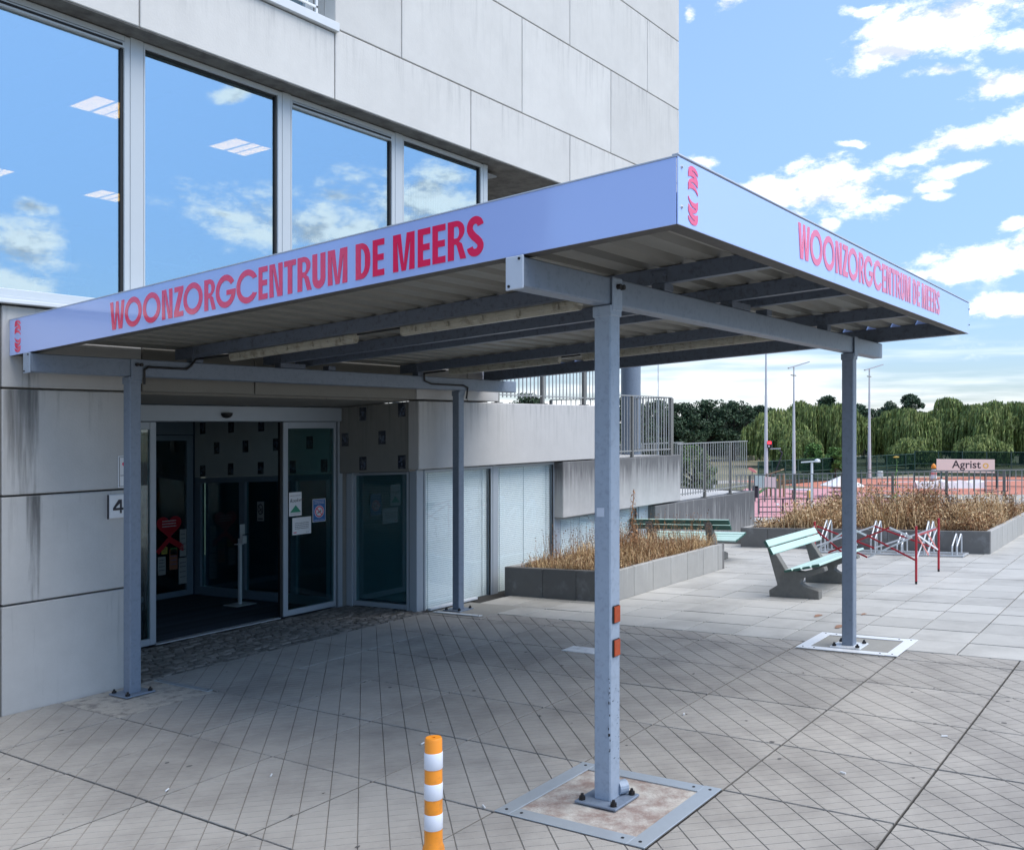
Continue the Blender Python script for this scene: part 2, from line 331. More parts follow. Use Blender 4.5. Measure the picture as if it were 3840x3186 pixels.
    def lathe(s, c, prof, n=20):
        vs = []; m = len(prof)
        for r, h in prof:
            for i in range(n):
                t = 2*math.pi*i/n; vs.append((c[0]+r*math.cos(t), c[1]+r*math.sin(t), c[2]+h))
        fs = [(j*n+i, j*n+(i+1) % n, (j+1)*n+(i+1) % n, (j+1)*n+i) for j in range(m-1) for i in range(n)]
        fs += [tuple(range(n))[::-1], tuple(range((m-1)*n, m*n))]
        return s.add(vs, fs)
    def quads(s, arr):
        """arr (n,4,3) numpy"""
        arr = np.asarray(arr, dtype=float); n = len(arr)
        if s.sl: arr = arr.copy(); arr[..., 2] += -S * arr[..., 1]
        b = len(s.v); s.v += [tuple(p) for p in arr.reshape(-1, 3)]
        s.f += [(b+4*i, b+4*i+1, b+4*i+2, b+4*i+3) for i in range(n)]; s.m += [s.mi]*n
        return s
    def build(s, name, mats, parent=None, origin=None, smooth=False):
        me = bpy.data.meshes.new(name); mats = mats if isinstance(mats, (list, tuple)) else [mats]
        if parent is not None: po = ORG[parent.name]
        if origin is None:
            if parent is not None: origin = po
            else:
                A = np.array(s.v); origin = (float((A[:,0].min()+A[:,0].max())/2), float((A[:,1].min()+A[:,1].max())/2), float(A[:,2].min()))
        A = np.array(s.v, dtype=np.float64) - np.array(origin)
        me.from_pydata(A.tolist(), [], s.f)
        for k in mats: me.materials.append(M[k] if isinstance(k, str) else k)
        if len(mats) > 1: me.polygons.foreach_set('material_index', s.m)
        if smooth: me.polygons.foreach_set('use_smooth', [True]*len(me.polygons)); 
        me.update()
        if smooth:
            try: me.set_sharp_from_angle(angle=R(40))
            except Exception: pass
        o = bpy.data.objects.new(name, me); COL.objects.link(o); ORG[o.name] = tuple(origin)
        if parent is not None:
            o.parent = parent; o.location = Vector(origin) - Vector(po)
        else: o.location = origin
        return o
def thing(name, label, cat, at, group=None, slope=True):
    o = bpy.data.objects.new(name, None); COL.objects.link(o)
    p = (at[0], at[1], at[2] + (G(at[1]) if slope else 0)); o.location = p; ORG[o.name] = p
    o.empty_display_size = .1
    return tag(o, label, cat, group)
def tag(o, label=None, cat=None, group=None, kind=None):
    if label: o['label'] = label
    if cat: o['category'] = cat
    if group: o['group'] = group
    if kind: o['kind'] = kind
    return o
def struct(o): o['kind'] = 'structure'; return o
def stuff(o): o['kind'] = 'stuff'; return o
def piece(mesh, name, parent, pos):
    """a further piece sharing a mesh; pos is the piece origin in world"""
    o = bpy.data.objects.new(name, mesh); COL.objects.link(o); o.parent = parent
    o.location = Vector(pos) - Vector(ORG[parent.name]); ORG[o.name] = tuple(pos); return o
def copy_tree(root, delta, label=None, slope=True):
    """copies a thing with its parts and sub-parts, shifted by (du, dv)"""
    def cp(o, par):
        c = o.copy(); COL.objects.link(c); ORG[c.name] = tuple(Vector(ORG[o.name]) + dl)
        if par is not None: c.parent = par
        for ch in o.children: cp(ch, c)
        return c
    dl = Vector((delta[0], delta[1], G(delta[1]) if slope else 0))
    if len(delta) > 2: dl.z += delta[2]
    r = cp(root, None); r.location = Vector(root.location) + dl
    if label: r['label'] = label
    return r
# flat shapes with holes (letters, emblems): curve -> mesh
DG = None
def flat(name, polys, frame, thick, mat_, parent=None, label=None):
    """polys: list of outlines in (s,t); frame: (origin, s-dir, t-dir, normal)"""
    cu = bpy.data.curves.new(name, 'CURVE'); cu.dimensions = '2D'; cu.fill_mode = 'BOTH'; cu.extrude = thick/2
    for pl in polys:
        sp_ = cu.splines.new('POLY'); sp_.points.add(len(pl)-1)
        for i, p in enumerate(pl): sp_.points[i].co = (p[0], p[1], 0, 1)
        sp_.use_cyclic_u = True
    tmp = bpy.data.objects.new('tmp', cu)
    me = bpy.data.meshes.new_from_object(tmp); me.name = name
    bpy.data.objects.remove(tmp)
    return place_flat(me, name, frame, mat_, parent, label)
def place_flat(me, name, frame, mat_, parent, label):
    o0, sdir, tdir, nrm = [Vector(x) for x in frame]
    n = len(me.vertices); co = np.empty(n*3); me.vertices.foreach_get('co', co); co = co.reshape(-1, 3)
    A = co[:, :1]*np.array(sdir) + co[:, 1:2]*np.array(tdir) + co[:, 2:]*np.array(nrm)
    mid = A.mean(axis=0); A -= mid
    me.vertices.foreach_set('co', A.ravel()); me.update()
    me.materials.clear(); me.materials.append(M[mat_])
    o = bpy.data.objects.new(name, me); COL.objects.link(o)
    w = o0 + Vector(mid); ORG[o.name] = tuple(w)
    if parent is not None: o.parent = parent; o.location = w - Vector(ORG[parent.name])
    else: o.location = w
    if label: o['label'] = label
    return o
def text(name, body, size, frame, mat_, parent, shear=0., bold=.0, spacing=1.0):
    cu = bpy.data.curves.new(name, 'FONT'); cu.body = body; cu.size = size; cu.extrude = .0006; cu.shear = shear; cu.offset = bold; cu.space_character = spacing
    cu.resolution_u = 4
    tmp = bpy.data.objects.new('tmp', cu); me = bpy.data.meshes.new_from_object(tmp); me.name = name
    bpy.data.objects.remove(tmp)
    return place_flat(me, name, frame, mat_, parent, None)
# ================================================================== ground
g = MB(False); g.box(-400, 420, -400, 420, -3.6, -3.2)
ground = g.build('ground', 'grass', origin=(0, 0, -3.6)); struct(ground)
pz = MB(); pz.box(-15, 14.78, -12, 12.9, -2.9, -.012)
plaza = pz.build('plaza', 'joint', origin=(0, 0, 0)); struct(plaza)
PU, PV = .793, .81; U0, V0 = -.393, -.42
def clip(poly, a, b, c):                       # keep a*x+b*y<=c
    out = []
    for i, p in enumerate(poly):
        q = poly[(i+1) % len(poly)]; dp = a*p[0]+b*p[1]-c; dq = a*q[0]+b*q[1]-c
        if dp <= 0: out.append(p)
        if dp*dq < 0: t = dp/(dp-dq); out.append((p[0]+(q[0]-p[0])*t, p[1]+(q[1]-p[1])*t))
    return out
def scored(name, w, d, ph):
    """concrete slab scored with crossing diagonal grooves; ph = phase of this slab in the pattern"""
    m = MB(); e = .0068; gr = .0026
    zt, zb = 0.0, -.0045
    m.mi = 1; m.add([(e, e, zb), (w-e, e, zb), (w-e, d-e, zb), (e, d-e, zb), (e, e, -.05), (w-e, e, -.05), (w-e, d-e, -.05), (e, d-e, -.05)],
          [(0, 1, 2, 3), (0, 4, 5, 1), (1, 5, 6, 2), (2, 6, 7, 3), (3, 7, 4, 0)])
    m.mi = 0
    A, B = PU*.25, PU*.125
    for i in range(-6, 7):
        for j in range(-2, 18):
            lo, hi = A*(i+.5)+ph[0], A*(i+1.5)+ph[0]; l2, h2 = B*j+ph[1], B*(j+1)+ph[1]
            k = gr*1.414
            p = [(e, e), (w-e, e), (w-e, d-e), (e, d-e)]
            sy = PU/PV                                  # squash so that the grooves run on from slab to slab
            for a, b, c in ((1, -sy, hi-k*.62), (-1, sy, -lo-k*.62), (1, sy, h2-k*.55), (-1, -sy, -l2-k*.55)):
                p = clip(p, a, b, c)
                if len(p) < 3: break
            if len(p) < 3: continue
            cx = sum(q[0] for q in p)/len(p); cy = sum(q[1] for q in p)/len(p)
            if max(abs(q[0]-cx)+abs(q[1]-cy) for q in p) < .012: continue
            top = []
            for q in p:
                dx, dy = cx-q[0], cy-q[1]; r = math.hypot(dx, dy); f = min(.5, .0022/max(r, 1e-4)); top.append((q[0]+dx*f, q[1]+dy*f, zt))
            n = len(p)
            m.add([(q[0], q[1], zb) for q in p] + top, [tuple(range(n, 2*n))] + [(a_, (a_+1) % n, n+(a_+1) % n, n+a_) for a_ in range(n)])
    me = bpy.data.meshes.new(name); me.from_pydata([v for v in m.v], [], m.f)
    me.materials.append(M['facet']); me.materials.append(M['groove']); me.polygons.foreach_set('material_index', m.m); me.update()
    return me
slab_me = scored('slab', PU, PV, (0, 0)); cut_me = scored('cut_slab', 3.885-3.572, PV, (0, 0))
rnd = random.Random(3)
for i in range(-7, 5):
    for j in range(-6, 6):
        if (i, j) in ((0, 0), (0, 5)): continue
        u, v = U0+PU*i, V0+PV*j
        piece(slab_me, 'paving_slab', plaza, (u, v, G(v)+rnd.uniform(-.0016, .0016)))
for j in range(-6, 6):
    v = V0+PV*j
    piece(cut_me, 'paving_slab', plaza, (3.572, v, G(v)+rnd.uniform(-.001, .001)))
q = .462; m = MB(); m.box(.0085, q-.0085, .006, q-.006, -.05, 0, .003)
psl = m.build('slab', 'slab', plaza, origin=(0, 0, 0)); psl_me = psl.data; bpy.data.objects.remove(psl)
cells = []
for i in range(0, 24):
    for j in range(-14, 10):
        u, v = 3.89+q*i, .128+.461*j
        if v+.46 > 4.6 or u > 14.4: continue
        du, dvv = u+.23-CAMP[0], v+.23-CAMP[1]
        rt = .5966*du*1.0 - .8025*dvv; fw = .8025*du + .5966*dvv
        x = rt/fw
        if x > .62 or x < -.6: vis = False
        else: vis = True
        if (5.2 < u and u+q < 7.8 and 3.1 < v and v < 4.0) or (10.6 < u and v > .25): vis = False; continue
        cells.append((not vis, math.hypot(du, dvv), u, v))
cells.sort(); far_m = MB()
for k, (nv, d, u, v) in enumerate(cells):
    if k < 300: piece(psl_me, 'paving_slab', plaza, (u, v, G(v)+rnd.uniform(-.0022, .0022)))
    else: far_m.box(u+.003, u+q-.003, v+.003, v+q-.003, -.05, rnd.uniform(-.001, .001), .004)
stuff(far_m.build('paving_slab', 'slab', plaza))
cb = MB()
v = 4.452; row = 0
while v < 5.64:
    u = .30 - rnd.uniform(0, .1); w = .062
    while u < 3.66:
        l = rnd.uniform(.085, .13); hh = rnd.uniform(-.006, .004)
        cb.box(max(u, .29)+.004, min(u+l, 3.68)-.004, v+.003, v+w-.003, -.05, hh, .008); u += l
    v += w; row += 1
stuff(cb.build('cobble', 'cobble', plaza))
# inspection plate, rust stains on the plain slabs, cigarette ends and leaves
m = MB(); m.box(2.70, 2.89, 1.74, 2.06, -.01, .003, .002); m.build('inspection_plate', 'whitem', plaza)
m = MB()
for (u, v, a, b) in ((5.06, .66, .07, .03), (4.62, .32, .085, .035), (5.3, .30, .05, .02)):
    pts = [(u+a*(1+.25*math.sin(3*t+u))*math.cos(t), v+b*(1+.25*math.cos(5*t))*math.sin(t), .0035) for t in [2*math.pi*i/14 for i in range(14)]]
    m.add(pts, [tuple(range(14))])
M['rust'] = mat('rust_stain', (.30, .17, .11), .9, var=.3, vscale=40)
m.build('rust_stain', 'rust', plaza)
# leaves and litter
def ground_hits(n, u0, u1, v0, v1): return [(rnd.uniform(u0, u1), rnd.uniform(v0, v1)) for _ in range(n)]
m = MB()
for (u, v) in ground_hits(26, -2, 3.4, -1.2, 4.2):
    a = rnd.uniform(0, 3.14); l, w = rnd.uniform(.008, .02), rnd.uniform(.004, .009); c, s_ = math.cos(a), math.sin(a)
    m.add([(u+l*c, v+l*s_, .004), (u-w*s_, v+w*c, .003), (u-l*c, v-l*s_, .007), (u+w*s_, v-w*c, .003)], [(0, 1, 2, 3)])
m2 = MB()
for (u, v) in ground_hits(46, -2.6, 3.5, -2.4, 4.2):
    a = rnd.uniform(.006, .019); n_ = 9; ph = rnd.uniform(0, 6); m2.add([(u+a*(1+.3*math.sin(2*t+ph))*math.cos(t), v+a*.8*math.sin(t), .0016) for t in [2*math.pi*i/n_ for i in range(n_)]], [tuple(range(n_))])
M['gum'] = mat('trodden_gum', (.115, .11, .105), .9)
stuff(m2.build('gum_spot', 'gum', plaza))
stuff(tag(m.build('leaf_litter', 'bark'), 'tiny dark leaf scraps scattered over the scored paving', 'leaf litter'))
m = MB()
for (u, v, a) in ((-1.05, 2.05, .5), (.2, 1.38, .2), (-.62, 1.74, .7), (1.46, .31, .4), (.9, -.85, 1.2), (-.38, .46, 1.), (1.75, -1.15, 2.)):
    c, s_ = math.cos(a)*.016, math.sin(a)*.016; m.cyl((u-c, v-s_, .008), (u+c, v+s_, .008), .0045, n=6)
stuff(tag(m.build('cigarette_end', 'white'), 'small white cigarette ends lying in the paving joints', 'litter'))
# ================================================================== canopy
CU0, CU1, CV0, CV1 = -.74, 4.636, -.744, 4.44
canopy = thing('canopy', 'blue-grey steel entrance canopy with periwinkle fascia on four posts', 'canopy', (0, 0, 0))
HB, HT = 2.528, 2.779
cols = [(.03, 4.165), (0.0, 0.0), (3.895, 4.20), (3.838, 0.0)]
for ci, (cu_, cv_) in enumerate(cols):
    a = .046; m = MB(); m.box(cu_-a, cu_+a, cv_-a, cv_+a, .012, 2.39 if ci != 9 else 2.39, .006)
    m.box(cu_-a-.006, cu_+a+.006, cv_-a-.006, cv_+a+.006, 2.335, 2.388, .004)      # collar
    m.box(cu_-.040, cu_+a+.004, cv_-a-.012, cv_-a+.0, 2.36, 2.519, .004)           # splice plate up the beam
    m.build('column', 'paint_l' if ci == 1 else 'paint', canopy, smooth=False)
    m = MB(); ro = .115 if ci == 1 else .12
    m.box(cu_-ro, cu_+ro, cv_-ro, cv_+ro, .004, .016, .003); bp_ = m.build('base_plate', 'whitem' if ci in (3,) else 'paint', canopy)
    for sx in (-1, 1):
        for sy in (-1, 1):
            m = MB(); m.cyl((cu_+sx*(ro-.028), cv_+sy*(ro-.028), .014), (cu_+sx*(ro-.028), cv_+sy*(ro-.028), .032), .017, n=6)
            m.cyl((cu_+sx*(ro-.028), cv_+sy*(ro-.028), .03), (cu_+sx*(ro-.028), cv_+sy*(ro-.028), .046), .010, .007, n=8); m.build('bolt', 'bolt', canopy)
for bi, v in enumerate((0.0, 4.165)):
    m = MB(); m.box(-.745, 4.66 if bi == 0 else 4.86, v-.042, v+.042, 2.391, 2.519, .006); m.build('beam', 'paint', canopy)
    m = MB(); m.box(-.757, -.748, v-.047, v+.047, 2.384, 2.525, .012); m.build('end_cap', 'paint_w' if bi == 0 else 'paint_l', canopy)
    for (dy, dz) in ((-.027, 2.51), (.027, 2.40)):
        m = MB(); m.cyl((-.757, v+dy, dz), (-.762, v+dy, dz), .006, n=8); m.build('screw', 'bolt', canopy)
    cc = (.03 if bi else 0)
    for du_ in (.0, .034):
        m = MB(); m.cyl((cc+.0+du_, v-.058, 2.475), (cc+du_, v-.078, 2.475), .013, n=8); m.build('bolt', 'bolt', canopy)
pur = (.53, 1.41, 1.77, 3.16)
for u in pur:
    m = MB(); w = .052
    m.box(u, u+.005, -.65, 4.37, 2.56, 2.645); m.box(u+.005, u+w, -.65, 4.37, 2.56, 2.566); m.box(u+.005, u+w, -.65, 4.37, 2.639, 2.645)
    m.box(u+w-.004, u+w, -.65, 4.37, 2.566, 2.58)
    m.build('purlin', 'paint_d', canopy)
    for v in (0.0, 4.165):
        if u == 1.77: u_ = u+.20
        elif u == 1.41: u_ = u+.20
        else: u_ = u+.02
        m = MB(); m.box(u_-.012 if u > 1.7 else u-.006, u_+.075, v-.04, v+.04, 2.521, 2.562, .003)
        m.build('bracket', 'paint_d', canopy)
        m = MB(); m.box(u-.008, u-.001, v-.05, v+.05, 2.562, 2.63, .003)
        for k in (-.035, .035): m.cyl((u-.008, v+k, 2.61), (u-.014, v+k, 2.61), .007, n=8)
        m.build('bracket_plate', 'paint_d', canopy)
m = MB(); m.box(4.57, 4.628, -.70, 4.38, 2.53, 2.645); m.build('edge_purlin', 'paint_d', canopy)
# corrugated deck, ribs along u
m = MB(); pr = []; v = CV0+.01; pitch = .205
while v < CV1-.02:
    pr += [(v, 2.650), (v+.115, 2.650), (v+.135, 2.690), (v+.185, 2.690)]; v += pitch
pr = [p for p in pr if p[0] < CV1-.03] + [(CV1-.005, 2.65)]
vs = []
for (v, h) in pr: vs += [(CU0+.02, v, h), (CU1-.02, v, h), (CU0+.02, v, h+.0015), (CU1-.02, v, h+.0015)]
fs = []
for i in range(len(pr)-1):
    a, b = 4*i, 4*i+4; fs += [(a, a+1, b+1, b), (a+2, b+2, b+3, a+3)]
m.add(vs, fs); m.build('roof_deck', 'deck', canopy)
m = MB()
m.box(CU0+.004, CU0+.085, CV0+.004, CV1-.01, 2.530, 2.537); m.box(CU0+.083, CU0+.089, CV0+.09, CV1-.01, 2.537, 2.648)
m.build('gutter_flange', 'flange', canopy)
m = MB()
m.box(CU0+.088, CU1-.01, CV0+.004, CV0+.075, 2.5305, 2.5375); m.box(CU0+.09, CU1-.06, CV0+.072, CV0+.078, 2.5375, 2.648)
m.build('gutter_flange', 'flange', canopy)
# fascia sheets and their lettering
m = MB(); m.box(CU0-.002, CU0+.003, CV0+.004, CV1-.005, HB, HT, .0015); fl = m.build('fascia_sheet', 'fascia', canopy)
m = MB(); m.box(CU0-.002, 1.0925, CV0-.004, CV0+.001, HB-.001, HT, .0015); m.box(1.0945, CU1, CV0-.004, CV0+.001, HB-.001, HT, .0015); fr_ = m.build('fascia_sheet', 'fascia', canopy)
m = MB(); m.box(CU1-.003, CU1+.001, CV0+.003, CV1-.005, HB, HT); m.build('fascia_sheet', 'fascia', canopy)
m = MB(); m.box(CU0-.004, CU0+.02, CV0, CV1-.005, HT+.001, HT+.006); m.box(CU0-.004, CU1, CV0-.006, CV0+.02, HT+.007, HT+.012); m.build('edge_trim', 'paint_w', canopy)
for h in (2.745, 2.595):
    m = MB(); m.cyl((CU0+.027, CV0-.004, h), (CU0+.027, CV0-.011, h), .0075, .004, n=10); m.build('rivet', 'galv', canopy)
for h in (2.73, 2.60):
    m = MB(); m.cyl((CU1-.02, CV0-.004, h), (CU1-.02, CV0-.010, h), .006, .004, n=10); m.build('rivet', 'bolt', canopy)
# --- letters
def arc(cx, cy, rx, ry, a0, a1, n=18): return [(cx+rx*math.cos(R(a0+(a1-a0)*i/n)), cy+ry*math.sin(R(a0+(a1-a0)*i/n))) for i in range(n+1)]
def glyph(ch, w, H):
    s = .20*H if ch in 'OCG' else min(.205*H, .42*w)
    def P(l): return [(x*w, y*H) for x, y in l]
    if ch == 'E': 
        a = s/w; b = .17
        return [P([(0,0),(0,1),(1,1),(1,1-b),(a,1-b),(a,.59),(.95,.59),(.95,.42),(a,.42),(a,b),(1,b),(1,0)])]
    if ch == 'T': a = s/w/2; return [P([(.5-a,0),(.5-a,.83),(0,.83),(0,1),(1,1),(1,.83),(.5+a,.83),(.5+a,0)])]
    if ch == 'Z': return [P([(0,0),(0,.17),(.50,.83),(.04,.83),(.04,1),(1,1),(1,.85),(.50,.17),(1,.17),(1,0)])]
    if ch == 'N': return [P([(0,0),(0,1),(.40,1),(.76,.14),(.67,1),(1,1),(1,0),(.62,0),(.25,.87),(.33,0)])]
    if ch == 'M': return [P([(0,0),(0,1),(.36,1),(.5,.16),(.64,1),(1,1),(1,0),(.75,0),(.81,.85),(.60,0),(.40,0),(.19,.85),(.25,0)])]
    if ch == 'W': return [P([(0,1),(.21,1),(.31,.13),(.42,1),(.585,1),(.70,.13),(.80,1),(1,1),(.86,0),(.60,0),(.50,.66),(.415,0),(.16,0)])]
    if ch == 'O':
        o = arc(w/2, H/2, w/2, H*.525, 0, 360, 40)[:-1]; i = arc(w/2, H/2, w/2-.17*w*1.05, H*.525-.19*H, 0, 360, 40)[:-1]
        return [o, i]
    if ch == 'C':
        W2 = w*.54; o = arc(W2, H/2, W2, H*.525, 27, 333, 36); i = arc(W2, H/2, W2-.18*w, H*.525-.19*H, 333, 27, 36)
        i[0] = (o[-1][0]-.19*w, o[-1][1]+.02*H); i[-1] = (o[0][0]-.19*w, o[0][1]-.02*H)
        return [o + i]
    if ch == 'G':
        o = arc(w*.5, H/2, w*.5, H*.525, 32, 360, 38); i = arc(w*.5, H/2, w*.5-.18*w, H*.525-.19*H, 330, 34, 34)
        return [o + [(w, .53*H), (.55*w, .53*H), (.55*w, .37*H), (w*.80, .37*H)] + i[1:]]
    if ch == 'D':
        a = s; rx = w*.62
        o = [(0, 0), (0, H)] + arc(w-rx, H-H*.42, rx, H*.42, 90, 0, 8) + arc(w-rx, H*.42, rx, H*.42, 0, -90, 8)
        i = [(a, .16*H), (a, .84*H)] + arc(w-rx, H*.60, rx-a, .24*H, 90, 0, 8) + arc(w-rx, H*.40, rx-a, .24*H, 0, -90, 8)
        return [o, i]
    if ch == 'U':
        a = s; r = w/2
        o = [(0, H)] + arc(r, r*1.05, r, r*1.1, 180, 360, 16) + [(w, H), (w-a, H)] + arc(r, r*1.05+.01*H, r-a, (r-a)*1.2, 360, 180, 12) + [(a, H)]
        return [o]
    if ch == 'R':
        a = s; hb = .46; wb = w*.93
        o = [(0, 0), (0, H)] + arc(wb-.50*w, H*(1-.27), .50*w, .27*H, 90, -38, 12) + [(w*.62, .455*H)] + [(w*.78, .40*H), (w*1.02, 0), (w*.70, 0), (w*.50, .36*H), (w*.44, .395*H), (a, .395*H), (a, 0)]
        i = [(a, .55*H), (a, .85*H)] + arc(w*.50, .70*H, .14*w, .15*H, 90, -90, 8)
        return [o, i]
    if ch == 'S':
        cl = arc(.5, .745, .31, .165, 5, 180, 12) + [(.19, .68), (.26, .60), (.42, .50), (.60, .42), (.76, .33)] + [(.81, .26)] + arc(.5, .25, .31, .165, 0, -175, 12)
        a = .165*w*1.05; L_ = [(x*w, y*H) for x, y in cl]; lf, rt = [], []
        for k, p in enumerate(L_):
            q0, q1 = L_[max(0, k-1)], L_[min(len(L_)-1, k+1)]; dx, dy = q1[0]-q0[0], q1[1]-q0[1]; r_ = math.hypot(dx, dy) or 1
            lf.append((p[0]-dy/r_*a, p[1]+dx/r_*a)); rt.append((p[0]+dy/r_*a, p[1]-dx/r_*a))
        return [lf + rt[::-1]]
LET = [('W',3.131,2.972),('O',2.966,2.785),('O',2.772,2.591),('N',2.574,2.470),('Z',2.453,2.363),('O',2.362,2.181),('R',2.164,2.062),('G',2.060,1.885),('C',1.877,1.707),('E',1.690,1.617),('N',1.601,1.497),('T',1.484,1.393),('R',1.380,1.276),('U',1.268,1.173),('M',1.155,1.017),('D',.959,.861),('E',.844,.768),('M',.711,.576),('E',.556,.480),('E',.467,.390),('R',.376,.273),('S',.268,.172)]
H = .172; base = 2.561
emblem = [[(0, .055)] + [(.5-.5*math.cos(t), .055-.055*math.sin(t)) for t in [math.pi*i/10 for i in range(1, 10)]] + [(1, .055), (1, .37)] + arc(.5, .475, .42, .10, -60, -120, 6)[::1] + [(0, .46)]]
def emb(wd, ht):
    return emb2(wd, ht)
def emb0(wd, ht):
    """rounded upright bar cut by slanting crescents, with an open eye in the middle"""
    def P(l): return [(x*wd, y*ht) for x, y in l]
    top = [(0, .60), (0, .90)] + arc(.5, .93, .5, .07, 170, 10, 8) + [(1, .90), (1, .53), (.85, .575), (.62, .605), (.3, .605)]
    h1 = [(.28, .905), (.55, .885), (.80, .85), (.97, .81), (.97, .845), (.80, .885), (.55, .918)]
    h2 = [(.04, .775), (.10, .805), (.30, .832), (.60, .815), (.38, .805), (.20, .78), (.04, .745)]
    h3 = [(.20, .700), (.42, .725), (.66, .71), (.97, .655), (.97, .69), (.70, .735), (.42, .748)]
    t2 = [(1-x, 1-y) for x, y in top]; f = lambda l: [(1-x, 1-y) for x, y in l]
    return [[P(top), P(h1), P(h2), P(h3)], [P(t2), P(f(h1)), P(f(h2)), P(f(h3))]]
def emb2(wd, ht):
    """rounded upright bar built of leaning waves with pale crescents between them"""
    def P(l): return [(x*wd, y*ht) for x, y in l]
    A = [(0, .885), (.06, .955), (.22, .992), (.45, 1.0), (.70, .985), (.92, .94), (1.0, .90), (1.0, .855), (.86, .885), (.62, .918), (.36, .925), (.36, .912), (.56, .898), (.78, .862), (.95, .80), (1.0, .77), (1.0, .735), (.98, .66), (.80, .70), (.55, .725), (.22, .725), (.26, .708), (.48, .70), (.72, .668), (.93, .60), (1.0, .56), (1.0, .525), (.86, .575), (.66, .605), (.42, .618), (.20, .612), (.04, .585), (0, .575), (0, .70), (.10, .755), (.30, .790), (.56, .800), (.56, .812), (.30, .825), (.10, .812), (0, .80)]
    B = [(1-x, 1-y) for x, y in A]
    return [[P(A)], [P(B)]]
for side in (0, 1):
    for ch, a, b in LET:
        w = a-b
        if side == 0: frm = ((CU0-.0035, a, base+G(a)), (0, -1, S), (0, 0, 1), (-1, 0, 0)); par = fl
        else:
            u = .538 + (3.131-a)*(3.544-.538)/(3.131-.172); w = w*(3.544-.538)/(3.131-.172)
            frm = ((u, CV0-.0055, base+.035-.013+G(CV0)), (1, 0, 0), (0, 0, 1), (0, -1, 0)); par = fr_
        flat('letter', glyph(ch, w, H), frm, .0016, 'red_letter', par)
    for pl in emb(.082, .224):
        if side == 0: frm = ((CU0-.0035, 4.357, 2.542+G(4.357)), (0, -1, S), (0, 0, 1), (-1, 0, 0)); par = fl
        else: frm = ((CU0+.082, CV0-.0055, 2.543+G(CV0)), (1, 0, 0), (0, 0, 1), (0, -1, 0)); par = fr_
        flat('emblem', pl, frm, .0016, 'red_letter', par)
# reflectors and sticker on the front post
for h, d in ((.904, 0), (.743, 1)):
    m = MB(); m.box(-.030, .030, -.054, -.0465, h-.043, h+.043, .006); rf = m.build('reflector', 'black', canopy)
    m = MB(); m.box(-.026, .028, -.059, -.0535, h-.039, h+.039, .006); m.build('lens', 'amber', rf)
m = MB(); m.box(-.0478, -.0465, -.012, .030, 1.375, 1.418, .0); m.build('sticker_remnant', 'paint_w', canopy)
m = MB(); m.cyl((.045, -.03, .052), (.088, -.052, .052), .034, n=16); m.build('drain_spout', 'paint_l', canopy)
m = MB(); m.cyl((.0875, -.0518, .052), (.0890, -.0526, .052), .029, n=16); m.build('spout_mouth', 'black', canopy)
# chipped paint on the front post
m = MB(); rr = random.Random(5)
for k in range(16):
    h = rr.uniform(.25, .62); dv_ = rr.uniform(-.047, -.038); w = rr.uniform(.002, .006); l = rr.uniform(.003, .014)
    m.box(-.0472, -.0465, dv_, dv_+w, h, h+l)
for k in range(14):
    h = rr.uniform(.18, .55); u_ = rr.uniform(-.04, .03); l = rr.uniform(.004, .02)
    m.box(u_, u_+l, -.0471, -.0465, h, h+rr.uniform(.001, .003))
m.build('paint_chip', 'bolt', canopy)
# conduit along the rear beam
for (u0_, pts) in ((0, [(.09, 4.10, 2.33), (.09, 4.10, 2.44), (.13, 4.11, 2.462), (.46, 4.11, 2.462), (.50, 4.11, 2.49), (.545, 4.11, 2.545), (.585, 3.75, 2.545)]),
                   (1, [(3.95, 4.13, 2.30), (3.95, 4.11, 2.42), (3.88, 4.11, 2.44), (3.36, 4.11, 2.44), (3.25, 4.11, 2.47), (3.23, 4.10, 2.545), (3.215, 3.8, 2.545)]),
                   (2, [(.59, 2.33, 2.55), (.59, 1.92, 2.55)]), (3, [(3.22, 2.40, 2.55), (3.22, 2.2, 2.55)])):
    m = MB(); m.tube(pts, .009 if u0_ < 2 else .007, 8); m.build('cable', 'black', canopy)
# strip lights under the purlins
def strip(u, va, vb, label):
    t = thing('strip_light', label, 'light', (u, (va+vb)/2, 2.49), 'strip lights under the canopy')
    m = MB(); m.box(u-.030, u+.030, va, vb, 2.524, 2.556, .006); m.build('housing', 'tube', t)
    pr_ = [(u-.027, 2.524), (u-.024, 2.508), (u-.012, 2.496), (u+.012, 2.496), (u+.024, 2.508), (u+.027, 2.524)]
    m = MB(); m.prism([(p[0], p[1]) for p in pr_], 'v', va+.006, vb-.006); m.build('diffuser', 'tube', t)
    for k in range(5):
        v = va+(vb-va)*(k+.5)/5; m = MB(); m.box(u-.040, u-.033, v-.008, v+.008, 2.508, 2.54); m.build('clip', 'tube', t)
strip(.600, 2.352, 3.73, 'grimy strip light nearest the wall on the left purlin')
strip(.600, .53, 1.92, 'grimy strip light on the left purlin, next to the front post')
strip(3.24, 2.43, 3.76, 'grimy strip light on the right purlin, nearer the wall')
strip(3.24, .37, 2.18, 'grimy strip light on the right purlin, behind the front post')
